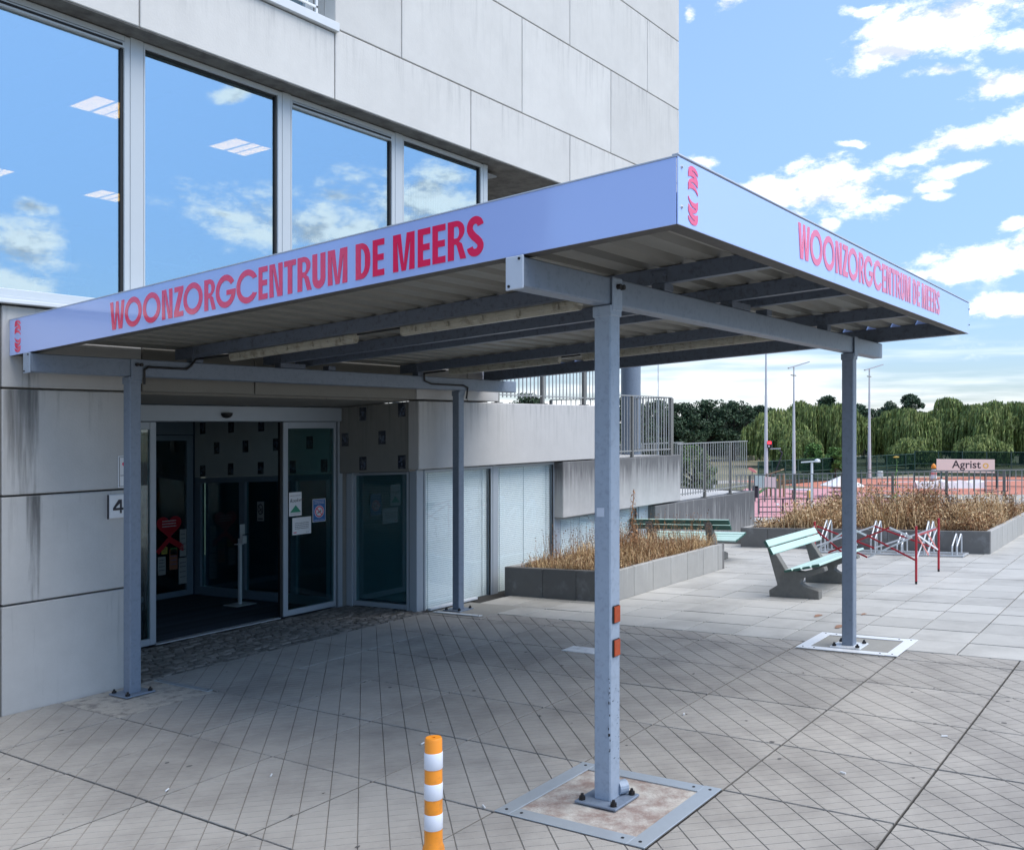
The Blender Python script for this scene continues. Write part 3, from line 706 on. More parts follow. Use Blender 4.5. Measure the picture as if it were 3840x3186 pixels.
# ================================================================== footings
def footing(label, u0, u1, v0, v1, wd, top, mt, pad, strips='uvUV'):
    t = thing('footing_frame', label, 'footing', ((u0+u1)/2, (v0+v1)/2, 0))
    m = MB(); m.box(u0+.01, u1-.01, v0+.01, v1-.01, -.05, top-.004, .002); m.build('concrete_pad', pad, t)
    for k in strips:
        if k == 'u': b = (u0, u1, v0, v0+wd, top-.003, top+.0045)
        if k == 'U': b = (u0, u1, v1-wd, v1, top-.003, top+.0045)
        if k == 'v': b = (u0, u0+wd, v0+wd+.002, v1-wd-.002, top-.003, top+.003)
        if k == 'V': b = (u1-wd, u1, v0+wd+.002, v1-wd-.002, top-.003, top+.003)
        m = MB(); m.box(*b, .0015); s_ = m.build('metal_strip', mt, t)
        for e in (0, 1):
            uu = (b[0]+wd*.5 if not e else b[1]-wd*.5); vv = (b[2]+wd*.5 if not e else b[3]-wd*.5)
            m = MB(); m.cyl((uu, vv, b[5]), (uu, vv, b[5]+.002), .008, n=8); m.build('screw', 'bolt', s_)
    return t
M['pad1'] = mat('worn_red_concrete', (.29, .215, .185), .85, var=.3, vscale=16, bump=.8, bscale=70, col2=(.52, .49, .44), c2scale=6.5, c2amt=.7)
M['pad2'] = mat('pale_rough_concrete', (.47, .43, .37), .85, var=.3, vscale=22, bump=1.0, bscale=80, col2=(.24, .22, .20), c2scale=9, c2amt=.4)
M['pad3'] = mat('plain_pad', (.31, .30, .27), .85, var=.15, vscale=10, bump=.5)
M['strip_m'] = mat('brushed_strip', (.44, .475, .50), .35, metal=.35, var=.10, vscale=14)
footing('metal edged concrete pad under the foot of the front post', -.392, .398, -.416, .388, .085, .002, 'strip_m', 'pad1')
footing('white painted frame around the foot of the far right post', 3.60, 4.27, -.43, .36, .09, .008, 'white', 'pad3')
footing('rough pale concrete patch at the foot of the post by the left wall', -.392, .398, 3.63, 4.438, .05, .002, 'strip_m', 'pad2', 'V')
footing('white edged concrete pad under the post beside the blinds window', 3.66, 4.36, 3.66, 4.42, .06, .008, 'whitem', 'pad3', 'v')
m = MB(); m.box(3.73, 4.55, 4.45, 4.50, .004, .03, .004); tag(m.build('loose_strip', 'whitem'), 'loose white strip lying along the foot of the blinds window', 'strip')
# ================================================================== bollard
bt = thing('bollard', 'orange flexible bollard with three white reflective bands', 'bollard', (-1.298, -.029, 0))
def band(h0, h1, r0, r1, mt, nm):
    m = MB(); m.lathe((-1.298, -.029, 0), [(r0-.002, h0), (r0, h0+.003), (r1, h1-.003), (r1-.002, h1)], 28); m.build(nm, mt, bt, smooth=True)
m = MB(); m.lathe((-1.298, -.029, 0), [(.095, .001), (.095, .02), (.07, .035), (.045, .05), (.041, .255), (.0345, .272), (.034, .31), (.0325, .655), (.029, .662), (.0075, .662), (.0075, .652)], 28); m.build('post', 'orange', bt, smooth=True)
for h0, h1 in ((.325, .384), (.437, .496), (.548, .609)):
    m = MB(); m.lathe((-1.298, -.029, 0), [(.0338, h0), (.0353, h0+.002), (.0348, h1-.002), (.0333, h1)], 28); m.build('reflective_band', 'reflex', bt, smooth=True)
# ================================================================== building
bld = thing('building', 'pale concrete panel building with a ribbon of large windows over the entrance', 'building', (2.0, 6.0, 0), slope=False)
def panel(u0, u1, v0, v1, z0, z1, mt, nm='concrete_panel', par=None, g_=.006, slope=False, c=.006):
    m = MB(slope); m.box(u0+g_, u1-g_, v0, v1, z0+g_, z1-g_, c); return m.build(nm, mt, par or bld)
def rows(js, z0, z1, mt, v0=4.44, v1=4.60):
    for a, b in zip(js, js[1:]): panel(a, b, v0, v1, z0, z1, mt)
rows([-7.9, -5.9, -3.9, -1.82, .261, 2.323], 4.95, 5.60, 'conc_up')
rows([2.323, 4.411, 6.494, 8.57, 9.706], 4.95, 5.646, 'conc_up')
rows([2.323, 3.26, 5.413, 7.56, 9.706], 5.646, 6.83, 'conc_up')
rows([2.323, 4.35, 6.494, 8.644, 9.706], 6.83, 7.93, 'conc_up')
rows([-7.9, -5, -2, .3, 3.26, 5.413, 7.56, 9.706], 7.93, 9.1, 'conc_up')
m = MB(False); m.box(-7.9, 9.69, 4.601, 12, 4.97, 9.05); 
cut = None
# core of the upper storey is built in two blocks so that the window niche stays open
m = MB(False); m.box(2.33, 9.69, 4.602, 12, 4.966, 9.05); m.box(-7.9, 2.32, 4.602, 12, 4.966, 5.60); m.box(-7.9, 2.32, 4.95, 12, 5.61, 9.05)
m.build('wall_core', 'conc_low', bld)
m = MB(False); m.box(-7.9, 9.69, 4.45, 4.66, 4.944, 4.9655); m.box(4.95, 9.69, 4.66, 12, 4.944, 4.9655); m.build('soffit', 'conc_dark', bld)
m = MB(False); m.box(9.66, 9.70, 4.604, 12, 4.95, 9.1); m.build('concrete_panel', 'conc_up', bld)
# upper window niche
m = MB(False); m.box(-7.9, 2.345, 4.395, 4.62, 5.604, 5.690, .004); m.build('window_sill', 'sill', bld)
wn = MB(False)
for a, b in ((2.22, 2.318), (-.1, 0.0), (-2.5, -2.4)): wn.box(a, b, 4.75, 4.83, 5.69, 7.93)
wn.box(-7.9, 2.22, 4.75, 4.83, 5.69, 5.80); wup = wn.build('window', 'frame', bld)
m = MB(False); m.box(-7.9, 2.21, 4.785, 4.793, 5.80, 7.93); m.build('pane', 'wglass', wup)
m = MB(False); m.box(-7.9, 2.32, 4.85, 4.94, 5.61, 9.0); m.build('interior_wall', 'darkroom', bld)
rl = MB(False); rl.box(-6, 2.15, 4.49, 4.51, 5.79, 5.81); rl.box(-6, 2.15, 4.49, 4.51, 6.55, 6.57); rl.box(2.13, 2.15, 4.49, 4.51, 5.69, 6.6)
u = 2.02
while u > -.6: rl.box(u, u+.012, 4.494, 4.506, 5.8, 6.55); u -= .115
rl.build('window_guard', 'white', bld)
m = MB(False); rr = random.Random(9)
for k in range(260):
    u = rr.uniform(-3, 2.1); v = rr.uniform(4.47, 4.6); z = 5.69+rr.uniform(0, .03); s_ = rr.uniform(.006, .02)
    m.box(u, u+s_*1.5, v, v+s_, z, z+s_)
stuff(m.build('moss', 'leaf3', bld))
# wall left of the entrance
rows([-7.9, -5.9, -3.9, -2.35, -.797, .28], -.62, .535, 'conc_low')
for z0, z1 in ((.537, 1.305), (1.307, 2.067), (2.069, 2.655)): rows([-7.9, -5.9, -3.9, -2.35, -.797, .28], z0, z1, 'conc_low')
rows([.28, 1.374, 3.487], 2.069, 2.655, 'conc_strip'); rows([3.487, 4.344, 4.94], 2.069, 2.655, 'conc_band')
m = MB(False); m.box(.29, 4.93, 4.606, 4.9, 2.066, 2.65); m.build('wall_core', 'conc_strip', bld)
m = MB(False); m.box(-7.9, .27, 4.604, 5.60, -.7, 2.6); m.build('wall_core', 'conc_low', bld)
m = MB(False); m.box(.262, .276, 4.604, 5.60, -.7, 2.06); m.build('return_panel', 'conc_low', bld)
M['stain'] = mat('black_water_stain', (.035, .037, .038), .9)
_t = M['stain'].node_tree; _b = _t.nodes['Principled BSDF']                       # water stain under the canopy edge
_tc = _t.nodes.new('ShaderNodeTexCoord'); _sx = _t.nodes.new('ShaderNodeSeparateXYZ'); _t.links.new(_tc.outputs['Generated'], _sx.inputs[0])
_g = _t.nodes.new('ShaderNodeNewGeometry'); _mp = _t.nodes.new('ShaderNodeMapping'); _mp.inputs['Scale'].default_value = (14, 14, .9); _t.links.new(_g.outputs['Position'], _mp.inputs[0])
_nz = _t.nodes.new('ShaderNodeTexNoise'); _nz.inputs['Scale'].default_value = 1.3; _nz.inputs['Detail'].default_value = 6; _nz.inputs['Roughness'].default_value = .65; _t.links.new(_mp.outputs[0], _nz.inputs[0])
def _m(op, a, b, cl=False):
    x = _t.nodes.new('ShaderNodeMath'); x.operation = op; x.use_clamp = cl
    for i, y in enumerate((a, b)):
        if isinstance(y, (int, float)): x.inputs[i].default_value = y
        else: _t.links.new(y, x.inputs[i])
    return x.outputs[0]
_e = _m('MULTIPLY', _m('MULTIPLY', _sx.outputs['X'], 8, True), _m('MULTIPLY', _m('SUBTRACT', 1.0, _sx.outputs['X']), 12, True))
_f = _m('MULTIPLY', _m('MULTIPLY', _m('SUBTRACT', _m('ADD', _nz.outputs['Fac'], _m('MULTIPLY', _m('SUBTRACT', _sx.outputs['Z'], .5), .34)), .33), 2.0, True), _e)
_f = _m('MULTIPLY', _f, .34)
_b.inputs['Base Color'].default_value = (.05, .052, .052, 1); _t.links.new(_f, _b.inputs['Alpha'])
def stain(u0, u1, z0, z1, v=4.4372):
    m = MB(False); m.box(u0, u1, v, v+.001, z0, z1); return m.build('water_stain', 'stain', bld)
stain(-.79, -.53, 1.31, 2.062); stain(-.66, -.53, 2.069, 2.33); stain(-.63, -.52, .54, 1.30)
# sill stack under the ribbon windows
m = MB(False); m.box(-7.9, 5.0, 4.375, 4.60, 2.662, 2.690, .003); m.build('window_sill', 'sill', bld)
m = MB(False)
m.box(-7.9, -.17, 4.415, 4.66, 2.694, 2.716, .002); m.box(-.166, 5.0, 4.418, 4.66, 2.694, 2.714, .002); m.build('sill_trim', 'frame', bld)
# ribbon windows
def window(u0, u1, z0, z1, v, vent, name='window'):
    m = MB(False); f = .05
    m.box(u0, u1, v-.03, v+.04, z0, z0+.085, .004); m.box(u0, u0+.012, v-.03, v+.04, z0+.085, z1); m.box(u1-f, u1, v-.03, v+.04, z0+.085, z1, .004)
    m.box(u0+.012, u1-f, v-.03, v+.04, z1-.045, z1)
    if vent: m.box(u0+.012, u1-f, v-.034, v+.04, z1-.10, z1-.05, .003)
    w = m.build(name, 'frame', bld)
    m = MB(False); m.box(u0+.012, u1-f, v+.006, v+.014, z0+.085, z1-.045-(.06 if vent else 0)); m.build('pane', 'wglass', w)
    m = MB(False); m.box(u1-f-.022, u1-f-.001, v-.012, v+.004, z0+.085, z1-.045)
    if not vent: m.box(u0+.012, u1-f, v-.010, v+.004, z1-.062, z1-.046)
    else:
        m.box(u0+.02, u1-f-.02, v-.038, v-.0345, z1-.085, z1-.066)
    m.build('gasket', 'black', w)
    return w
for k, (a, b) in enumerate(((-4.37, -2.81), (-2.80, -1.25), (-1.12, .305), (.426, 1.853), (1.958, 3.380), (3.503, 4.905))): window(a, b, 2.715, 4.935, 4.68, k in (0, 2, 4))
for a, b in ((-2.81, -2.80), (-1.25, -1.12), (.305, .426), (1.853, 1.958), (3.380, 3.503), (4.905, 4.99)):
    m = MB(False); m.box(a+.002, b-.002, 4.648, 4.73, 2.717, 4.942, .004)
    m.build('mullion', 'frame', bld)
# upper room
m = MB(False); m.box(-7.9, 4.98, 4.74, 11.9, 2.55, 2.60); m.build('room_floor', 'darkroom', bld)
m = MB(False); m.box(-7.9, 4.98, 11.9, 12.0, 2.6, 4.96); m.box(4.93, 4.98, 4.75, 11.9, 2.6, 4.94); m.box(-7.9, -7.8, 4.7, 11.9, 2.6, 4.96); m.build('room_wall', 'ceil', bld)
gx = MB(False)
u = -3.0
while u < 4.9:
    v = 4.76
    while v < 11.4:
        gx.box(u+.004, u+.516, v+.004, v+.516, 4.882, 4.90); v += .52
    u += .52
stuff(gx.build('ceiling_panel', 'ceil', bld))
m = MB(False); m.box(-7.9, 4.93, 4.75, 11.9, 4.905, 4.93); m.build('ceiling', 'lamp_off', bld)
for (u, v, on) in ((.99, 6.2, 1), (2.58, 6.24, 1), (2.92, 9.5, 1), (1.33, 9.5, 1), (3.6, 5.73, 0), (-.6, 6.2, 1)):
    t = thing('ceiling_light', {1: 'lit square ceiling light behind the upper window' , 0: 'unlit square ceiling light behind the third upper window'}[on], 'light', (u, v, 4.87), 'square ceiling lights upstairs', slope=False)
    if on: t['label'] = {(.99, 6.2): 'lit square ceiling light nearest the glass in the leftmost upper window', (2.58, 6.24): 'lit square ceiling light in the second upper window', (2.92, 9.5): 'lit square ceiling light low beside the first upper mullion', (1.33, 9.5): 'lit ceiling light cut by the left edge of the photo', (-.6, 6.2): 'lit square ceiling light left of the others, out of frame'}[(u, v)]
    m = MB(False); h = .26
    for b in ((u-h, u+h, v-h, v-h+.02), (u-h, u+h, v+h-.02, v+h), (u-h, u-h+.02, v-h+.02, v+h-.02), (u+h-.02, u+h, v-h+.02, v+h-.02)): m.box(b[0], b[1], b[2], b[3], 4.866, 4.881)
    m.box(u-.045, u-.025, v-h+.02, v+h-.02, 4.862, 4.878); m.box(u+.098, u+.104, v-h+.02, v+h-.02, 4.862, 4.878)
    m.build('frame', 'lamp_off', t)
    m = MB(False); m.box(u-h+.02, u+h-.02, v-h+.02, v+h-.02, 4.870, 4.879); m.build('diffuser', 'lamp' if on else 'ceil', t)
# furniture behind the glass
def desk(u0, u1, v0, v1, z, label):
    t = thing('desk', label, 'desk', ((u0+u1)/2, (v0+v1)/2, 2.6), slope=False)
    m = MB(False); m.box(u0, u1, v0, v1, z-.03, z, .004); m.build('desk_top', 'white', t)
    for a in (u0+.03, u1-.06):
        for b in (v0+.03, v1-.06): m = MB(False); m.box(a, a+.035, b, b+.035, 2.6, z-.03); m.build('leg', 'white', t)
desk(.62, 1.75, 4.95, 5.5, 3.22, 'white desk behind the second upper window')
t = thing('watering_can', 'mint green watering can on the desk behind the glass', 'watering can', (1.22, 5.1, 3.22), slope=False)
m = MB(False); m.lathe((1.22, 5.1, 3.22), [(.05, 0), (.052, .01), (.042, .09), (.03, .095)], 16); m.build('body', 'mintcan', t, smooth=True)
m = MB(False); m.tube([(1.22+.07*math.cos(a), 5.1, 3.30+.07*math.sin(a)) for a in [R(x) for x in range(0, 181, 20)]], .005, 6); m.build('handle', 'mintcan', t)
m = MB(False); m.cyl((1.26, 5.1, 3.25), (1.34, 5.1, 3.31), .008, .006, 8); m.build('spout', 'mintcan', t)
m = MB(False); m.lathe((1.52, 5.15, 3.22), [(.026, 0), (.03, .06), (.027, .06), (.024, .006)], 16); tag(m.build('cup', 'mintcan'), 'mint green cup on the desk behind the glass', 'cup')
def stool(u, v, label):
    t = thing('chair', label, 'chair', (u, v, 2.6), 'chairs behind the upper windows', slope=False)
    m = MB(False); m.box(u-.17, u+.17, v-.17, v+.17, 2.98, 3.01, .008); m.build('seat', 'white', t)
    m = MB(False); m.box(u-.17, u+.17, v+.15, v+.175, 3.15, 3.38, .008); m.build('backrest', 'white', t)
    for a in (-1, 1):
        for b in (-1, 1): m = MB(False); m.cyl((u+a*.14, v+b*.14, 2.98), (u+a*.19, v+b*.19, 2.6), .012, n=6); m.build('leg', 'white', t)
        m = MB(False); m.cyl((u+a*.15, v+.16, 3.0), (u+a*.15, v+.165, 3.2), .01, n=6); m.build('back_frame', 'white', t)
stool(.05, 5.25, 'white chair behind the leftmost upper window, nearest the mullion'); stool(-.55, 5.6, 'white chair behind the leftmost upper window, further back')
m = MB(False)
for k in range(34): u = 3.62+k*.021; m.cyl((u, 4.83+.018*(k % 2), 2.72), (u+.004, 4.83+.018*(k % 2), 4.55), .011, n=6)
M['curt'] = mat('pink_curtain', (.62, .42, .45), .8); tag(m.build('curtain', 'curt'), 'thin pinkish curtain hanging behind the fourth upper window', 'curtain')
# ------------------------------------------------------------------ terrace side of the building
panel(3.52, 7.32, 4.44, 4.60, 1.312, 2.063, 'conc_band', c=.008)
m = MB(False); m.box(3.70, 7.30, 4.602, 9.5, 1.56, 2.04); m.box(7.30, 9.74, 4.602, 9.5, .60, 1.29); m.box(9.74, 12.82, 4.602, 6.3, -.8, .52); m.box(7.2, 7.30, 4.602, 9.5, 1.29, 2.04); m.build('terrace_slab', 'conc_low', bld)
panel(6.323, 9.755, 4.44, 4.60, .560, 1.310, 'conc_wet', c=.008)
panel(8.89, 12.85, 4.44, 4.60, -1.2, .545, 'conc_wet', c=.008)
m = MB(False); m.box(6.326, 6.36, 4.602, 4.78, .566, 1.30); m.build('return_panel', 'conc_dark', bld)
m = MB(False); m.box(12.82, 12.85, 4.602, 6.3, -1.2, .54); m.build('return_panel', 'conc_wet', bld)
m = MB(False); m.box(3.82, 8.95, 5.3, 5.4, -.9, 1.55); m.build('interior_wall', 'darkroom', bld)
# stains on the second and third band, streaking down from the coping
M['stain2'] = M['stain'].copy(); M['stain2'].name = 'grey_run_stain'
M['stain2'].node_tree.nodes['Principled BSDF'].inputs['Base Color'].default_value = (.085, .09, .095, 1)
# ribbon of blinds windows
def blindwin(u0, u1, z0, z1, v, name='window'):
    m = MB(False); f = .045
    m.box(u0, u1, v-.02, v+.05, z0, z0+.075, .003); m.box(u0, u1, v-.02, v+.05, z1-.03, z1); m.box(u0, u0+.02, v-.02, v+.05, z0+.075, z1-.03); m.box(u1-.03, u1, v-.02, v+.05, z0+.075, z1-.03)
    w = m.build(name, 'frame_d', bld)
    m = MB(False); m.box(u0+.02, u1-.03, v+.002, v+.008, z0+.075, z1-.03); m.build('pane', 'bglass', w)
    m = MB(False); m.box(u1-.044, u1-.031, v-.008, v+.001, z0+.075, z1-.03); m.build('gasket', 'black', w)
    m = MB(False); z = z0+.08
    while z < z1-.035:
        a, b = u0+.03, u1-.05
        m.add([(a, v+.030, z), (b, v+.030, z), (b, v+.042, z+.0195), (a, v+.042, z+.0195)], [(0, 1, 2, 3)]); z += .024
    stuff(m.build('blind_slats', 'blind', w))
    m = MB(False)
    n = max(2, int((u1-u0)/.42))
    for k in range(n+1):
        uu = u0+.10+(u1-u0-.25)*k/n; m.box(uu, uu+.004, v+.022, v+.026, z0+.08, z1-.04)
    m.build('ladder_cord', 'frame_d', w)
def post_(u0, u1, v0, v1, z0, z1, mt='frame_d'):
    m = MB(False); m.box(u0, u1, v0, v1, z0, z1, .004); m.build('frame_post', mt, bld)
blindwin(3.77, 4.995, -.33, 1.30, 4.60); blindwin(5.085, 6.345, -.33, 1.30, 4.60)
post_(3.655, 3.768, 4.59, 4.70, -.33, 1.306); post_(4.997, 5.083, 4.575, 4.66, -.33, 1.306)
post_(6.347, 6.44, 4.575, 4.66, -.33, 1.30)
blindwin(6.442, 7.63, -.33, .556, 4.60); post_(7.632, 7.70, 4.575, 4.66, -.33, .556); blindwin(7.702, 8.60, -.33, .556, 4.60); post_(8.602, 8.89, 4.56, 4.66, -.33, .556)
# window in the recess side wall
def sidewin(v0, v1, h0, h1, u, glass, blindm, par=bld):
    m = MB()
    m.box(u-.02, u+.05, v0, v1, h0, h0+.055, .003); m.box(u-.02, u+.05, v0, v1, h1-.025, h1); m.box(u-.02, u+.05, v0, v0+.02, h0+.055, h1-.025); m.box(u-.02, u+.05, v1-.02, v1, h0+.055, h1-.025)
    w = m.build('window', 'frame_d', par)
    m = MB(); m.box(u+.002, u+.008, v0+.02, v1-.02, h0+.055, h1-.025); m.build('pane', glass, w)
    if blindm:
        m = MB(); h = h0+.08
        while h < h1-.03:
            m.add([(u+.03, v0+.03, h), (u+.03, v1-.03, h), (u+.043, v1-.03, h+.015), (u+.043, v0+.03, h+.015)], [(0, 1, 2, 3)]); h += .0185
        stuff(m.build('blind_slats', blindm, w))
    return w
sidewin(4.745, 5.60, .0, 1.527, 3.70, 'dglass', 'blind_d')
m = MB(); m.box(3.655, 3.75, 4.712, 4.742, -.02, 1.53); m.build('frame_post', 'frame_d', bld)
m = MB(); m.box(3.655, 3.75, 5.602, 5.70, -.02, 1.53, .003); m.build('frame_post', 'frame_d', bld)
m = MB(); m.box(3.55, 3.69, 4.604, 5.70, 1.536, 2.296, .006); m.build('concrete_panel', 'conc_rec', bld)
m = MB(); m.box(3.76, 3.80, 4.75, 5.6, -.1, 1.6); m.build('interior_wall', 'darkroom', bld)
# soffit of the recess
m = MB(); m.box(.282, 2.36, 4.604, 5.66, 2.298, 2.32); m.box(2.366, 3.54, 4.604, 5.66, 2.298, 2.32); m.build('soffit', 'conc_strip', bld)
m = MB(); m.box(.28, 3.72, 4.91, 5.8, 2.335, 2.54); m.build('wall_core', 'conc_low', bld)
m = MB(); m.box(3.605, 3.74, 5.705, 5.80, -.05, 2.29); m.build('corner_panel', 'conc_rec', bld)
# photo tiles on the side wall
pt_o = ((5.31, 2.20, 'a'), (4.71, 2.21, 'b'), (5.60, 1.92, 'c'), (5.01, 1.92, 'd'), (5.31, 1.64, 'e'), (4.71, 1.64, 'f'))
lab = ('upper photo tile nearer the door on the recess wall', 'upper photo tile at the outer corner of the recess wall', 'photo tile half hidden beside the glass door edge', 'single photo tile in the middle row of the recess wall', 'lower photo tile nearer the door on the recess wall', 'lower photo tile at the outer corner of the recess wall')
def ptile(v, h, u, label, rs):
    m = MB(); m.box(u-.006, u, v-.055, v+.055, h-.075, h+.075, .001); o = m.build('photo_tile', 'photo'); tag(o, label, 'picture', 'photo tiles on the entrance wall')
    m = MB(); r_ = random.Random(rs)
    for k in range(4):
        a, b = r_.uniform(-.045, .02), r_.uniform(-.06, .03); m.box(u-.0075, u-.0062, v+a, v+a+r_.uniform(.01, .03), h+b, h+b+r_.uniform(.01, .045))
    m.build('picture_detail', 'tile_detail', o)
for k, (v, h, _) in enumerate(pt_o): ptile(v, h, 3.548, lab[k], k)
inn = [(8.24, 2.18), (7.64, 2.17), (7.04, 2.16), (7.94, 1.91), (7.35, 1.91), (6.76, 1.91), (6.15, 1.91), (8.24, 1.62), (7.65, 1.63), (7.05, 1.63), (6.45, 1.63), (5.90, 1.63)]
rn = {2.18: 'top', 2.17: 'top', 2.16: 'top', 1.91: 'middle', 1.62: 'bottom', 1.63: 'bottom'}
od = ['deepest', 'second deepest', 'third deepest', 'fourth deepest', 'nearest the door']
cnt = {}
for k, (v, h) in enumerate(inn):
    r_ = rn[h]; i = cnt.get(r_, 0); cnt[r_] = i+1
    ptile(v, h, 3.498, f'photo tile inside the dark lobby, {r_} row, {od[i]}', 20+k)
# ------------------------------------------------------------------ entrance
ent = thing('entrance_door', 'grey framed sliding glass entrance doors standing open', 'door', (2.3, 5.72, 0))
m = MB(); m.box(.285, 3.60, 5.665, 5.80, 2.135, 2.292, .006); m.build('header', 'frame_d', ent)
m = MB(); m.box(1.206, 2.70, 5.70, 5.80, .0, .012, .003); m.build('threshold', 'galv', ent)
def leaf(u0, u1, v, sl, sr):
    m = MB(); m.box(u0, u0+sl, v, v+.045, .012, 2.13, .004); m.box(u1-sr, u1, v, v+.045, .012, 2.13, .004)
    m.box(u0+sl, u1-sr, v, v+.045, .012, .075, .003); m.box(u0+sl, u1-sr, v, v+.045, 2.058, 2.13, .003)
    f = m.build('door_leaf', 'frame_d', ent)
    m = MB(); m.box(u0+sl, u1-sr, v+.018, v+.026, .075, 2.058); m.build('pane', 'dglass', f)
    return f
leaf(2.735, 3.50, 5.70, .065, .028)
m = MB(); m.box(2.700, 2.733, 5.712, 5.75, .012, 2.13); m.box(3.512, 3.53, 5.75, 5.79, .0, 2.13); m.build('rubber_edge', 'black', ent)
m = MB(); m.box(3.535, 3.60, 5.70, 5.79, -.02, 2.133, .003); m.box(3.502, 3.51, 5.72, 5.78, -.01, 2.133); m.build('jamb', 'frame_d', ent)
leaf(.30, 1.206, 5.70, .05, .067)
m = MB(); m.box(1.110, 1.137, 5.745, 5.76, .075, 2.058); m.build('rubber_edge', 'black', ent)
m = MB(); m.lathe((1.964, 5.645, 2.165), [(.01, 0), (.036, .008), (.054, .026), (.058, .045), (.058, .052)], 20); tag(m.build('motion_sensor', 'black', smooth=True), 'black dome sensor on the header over the entrance', 'sensor')
# lobby
lb = thing('lobby', 'dark entrance lobby behind the open sliding doors', 'lobby', (2.3, 7.0, 0))
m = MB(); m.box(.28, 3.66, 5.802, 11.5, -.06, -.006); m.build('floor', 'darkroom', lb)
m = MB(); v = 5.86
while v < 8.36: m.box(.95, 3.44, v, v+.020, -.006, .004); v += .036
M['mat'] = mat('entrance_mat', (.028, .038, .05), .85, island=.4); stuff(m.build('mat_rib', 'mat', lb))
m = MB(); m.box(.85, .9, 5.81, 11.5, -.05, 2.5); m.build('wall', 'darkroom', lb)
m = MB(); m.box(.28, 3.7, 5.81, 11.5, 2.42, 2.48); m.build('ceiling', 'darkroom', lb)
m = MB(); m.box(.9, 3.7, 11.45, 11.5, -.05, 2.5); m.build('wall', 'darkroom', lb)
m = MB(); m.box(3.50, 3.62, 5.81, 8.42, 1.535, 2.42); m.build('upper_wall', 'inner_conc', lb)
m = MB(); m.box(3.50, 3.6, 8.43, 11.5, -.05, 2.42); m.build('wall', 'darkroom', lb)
m = MB()
m.box(3.50, 3.57, 5.81, 8.42, -.02, .10, .004); m.box(3.50, 3.57, 5.81, 8.42, 1.46, 1.53, .004)
for a, b in ((8.30, 8.42), (7.37, 7.49), (6.40, 6.50), (5.81, 5.87)): m.box(3.50, 3.57, a, b, .10, 1.46, .003)
m.build('side_frame', 'frame_in', lb)
m = MB(); m.box(3.53, 3.538, 5.87, 8.30, .10, 1.46); m.build('side_pane', 'dglass', lb)
m = MB(); m.box(3.66, 3.70, 5.82, 8.42, -.05, 1.53); m.build('wall', 'darkroom', lb)
m = MB()
m.box(.9, 3.46, 8.40, 8.46, 2.11, 2.42); m.box(.9, 3.46, 8.40, 8.46, 2.03, 2.10, .003); m.box(3.37, 3.46, 8.40, 8.46, .0, 2.03, .003); m.box(.9, 3.37, 8.40, 8.46, .0, .07, .003); m.box(2.1, 2.2, 8.4, 8.46, .07, 2.03)
m.build('rear_frame', 'frame_in', lb)
m = MB(); m.box(2.2, 3.37, 8.43, 8.436, .07, 2.03); m.build('rear_pane', 'dglass', lb)
# notices
def sheet(name, label, u0, u1, h0, h1, v, mt='white', cat='notice', parent=None, grp=None, th=.003):
    m = MB(); m.box(u0, u1, v-th, v, h0, h1, .0005); o = m.build(name, mt, parent)
    if label: tag(o, label, cat, grp)
    return o
def bars(o, u0, u1, v, hs, mt='ink', w=.004, rs=1):
    m = MB(); r_ = random.Random(rs)
    for h in hs:
        u = u0
        while u < u1: l = r_.uniform(.006, .022); m.box(u, min(u+l, u1), v-.0036, v-.003, h, h+w); u += l+.004
    m.build('print', mt, o)
VV = 5.7165
p = sheet('poster', 'white poster with a script word and green triangle on the glass door', 2.823, 3.000, 1.096, 1.357, VV)
text('lettering', 'Rookvrij', .056, ((2.832, VV-.0035, 1.245+G(VV)), (1, 0, .05), (0, 0, 1), (0, -1, 0)), 'ink', p, shear=.3)
bars(p, 2.84, 2.985, VV, (1.318,), rs=2); bars(p, 2.84, 2.985, VV, (1.118,), rs=3)
m = MB(); m.prism([(2.835, 1.135), (2.99, 1.135), (2.915, 1.215)], 'v', VV-.0045, VV-.0031); m.build('triangle', 'greenp', p)
p = sheet('notice', 'white landscape notice low on the glass door', 2.870, 3.136, .886, 1.075, VV)
bars(p, 2.905, 3.10, VV, (1.01, .99, .97, .95), rs=4, w=.006); bars(p, 2.885, 2.93, VV, (.905,), 'red_letter', .012, 5); bars(p, 3.06, 3.11, VV, (.905,), rs=6)
def nosmoke(o, cu, ch, v, r, bgm):
    def ringf(r0, r1, mt, nm, dd):
        vs, fs = [], []; n = 28
        for k in range(n):
            a = 2*math.pi*k/n
            for rr_ in (r0, r1): vs += [(cu+rr_*math.cos(a), v-dd, ch+rr_*math.sin(a))]
        for k in range(n): a = 2*k; b = 2*((k+1) % n); fs.append((a, a+1, b+1, b))
        mm_ = MB(); mm_.add(vs, fs); mm_.build(nm, mt, o)
    if bgm: mm_ = MB(); mm_.cyl((cu, v-.0030, ch), (cu, v-.0034, ch), r*1.12, n=28); mm_.build('disc', bgm, o)
    ringf(r*.80, r, 'red_letter' if bgm else 'ink', 'ring', .0046)
    mm_ = MB(); mm_.bar((cu-r*.62, v-.0050, ch+r*.62), (cu+r*.62, v-.0050, ch-r*.62), r*.16, .0006); mm_.build('slash', 'red_letter' if bgm else 'ink', o)
    mm_ = MB(); mm_.bar((cu-r*.45, v-.0040, ch-r*.28), (cu+r*.45, v-.0040, ch+r*.12), r*.17, .0006); mm_.tube([(cu+r*.42, v-.004, ch+r*.16), (cu+r*.3, v-.004, ch+r*.36), (cu+r*.48, v-.004, ch+r*.5)], r*.03, 5); mm_.build('cigarette', 'ink', o)
p = sheet('poster', 'blue no smoking poster on the glass door', 3.159, 3.350, 1.003, 1.262, VV, 'white')
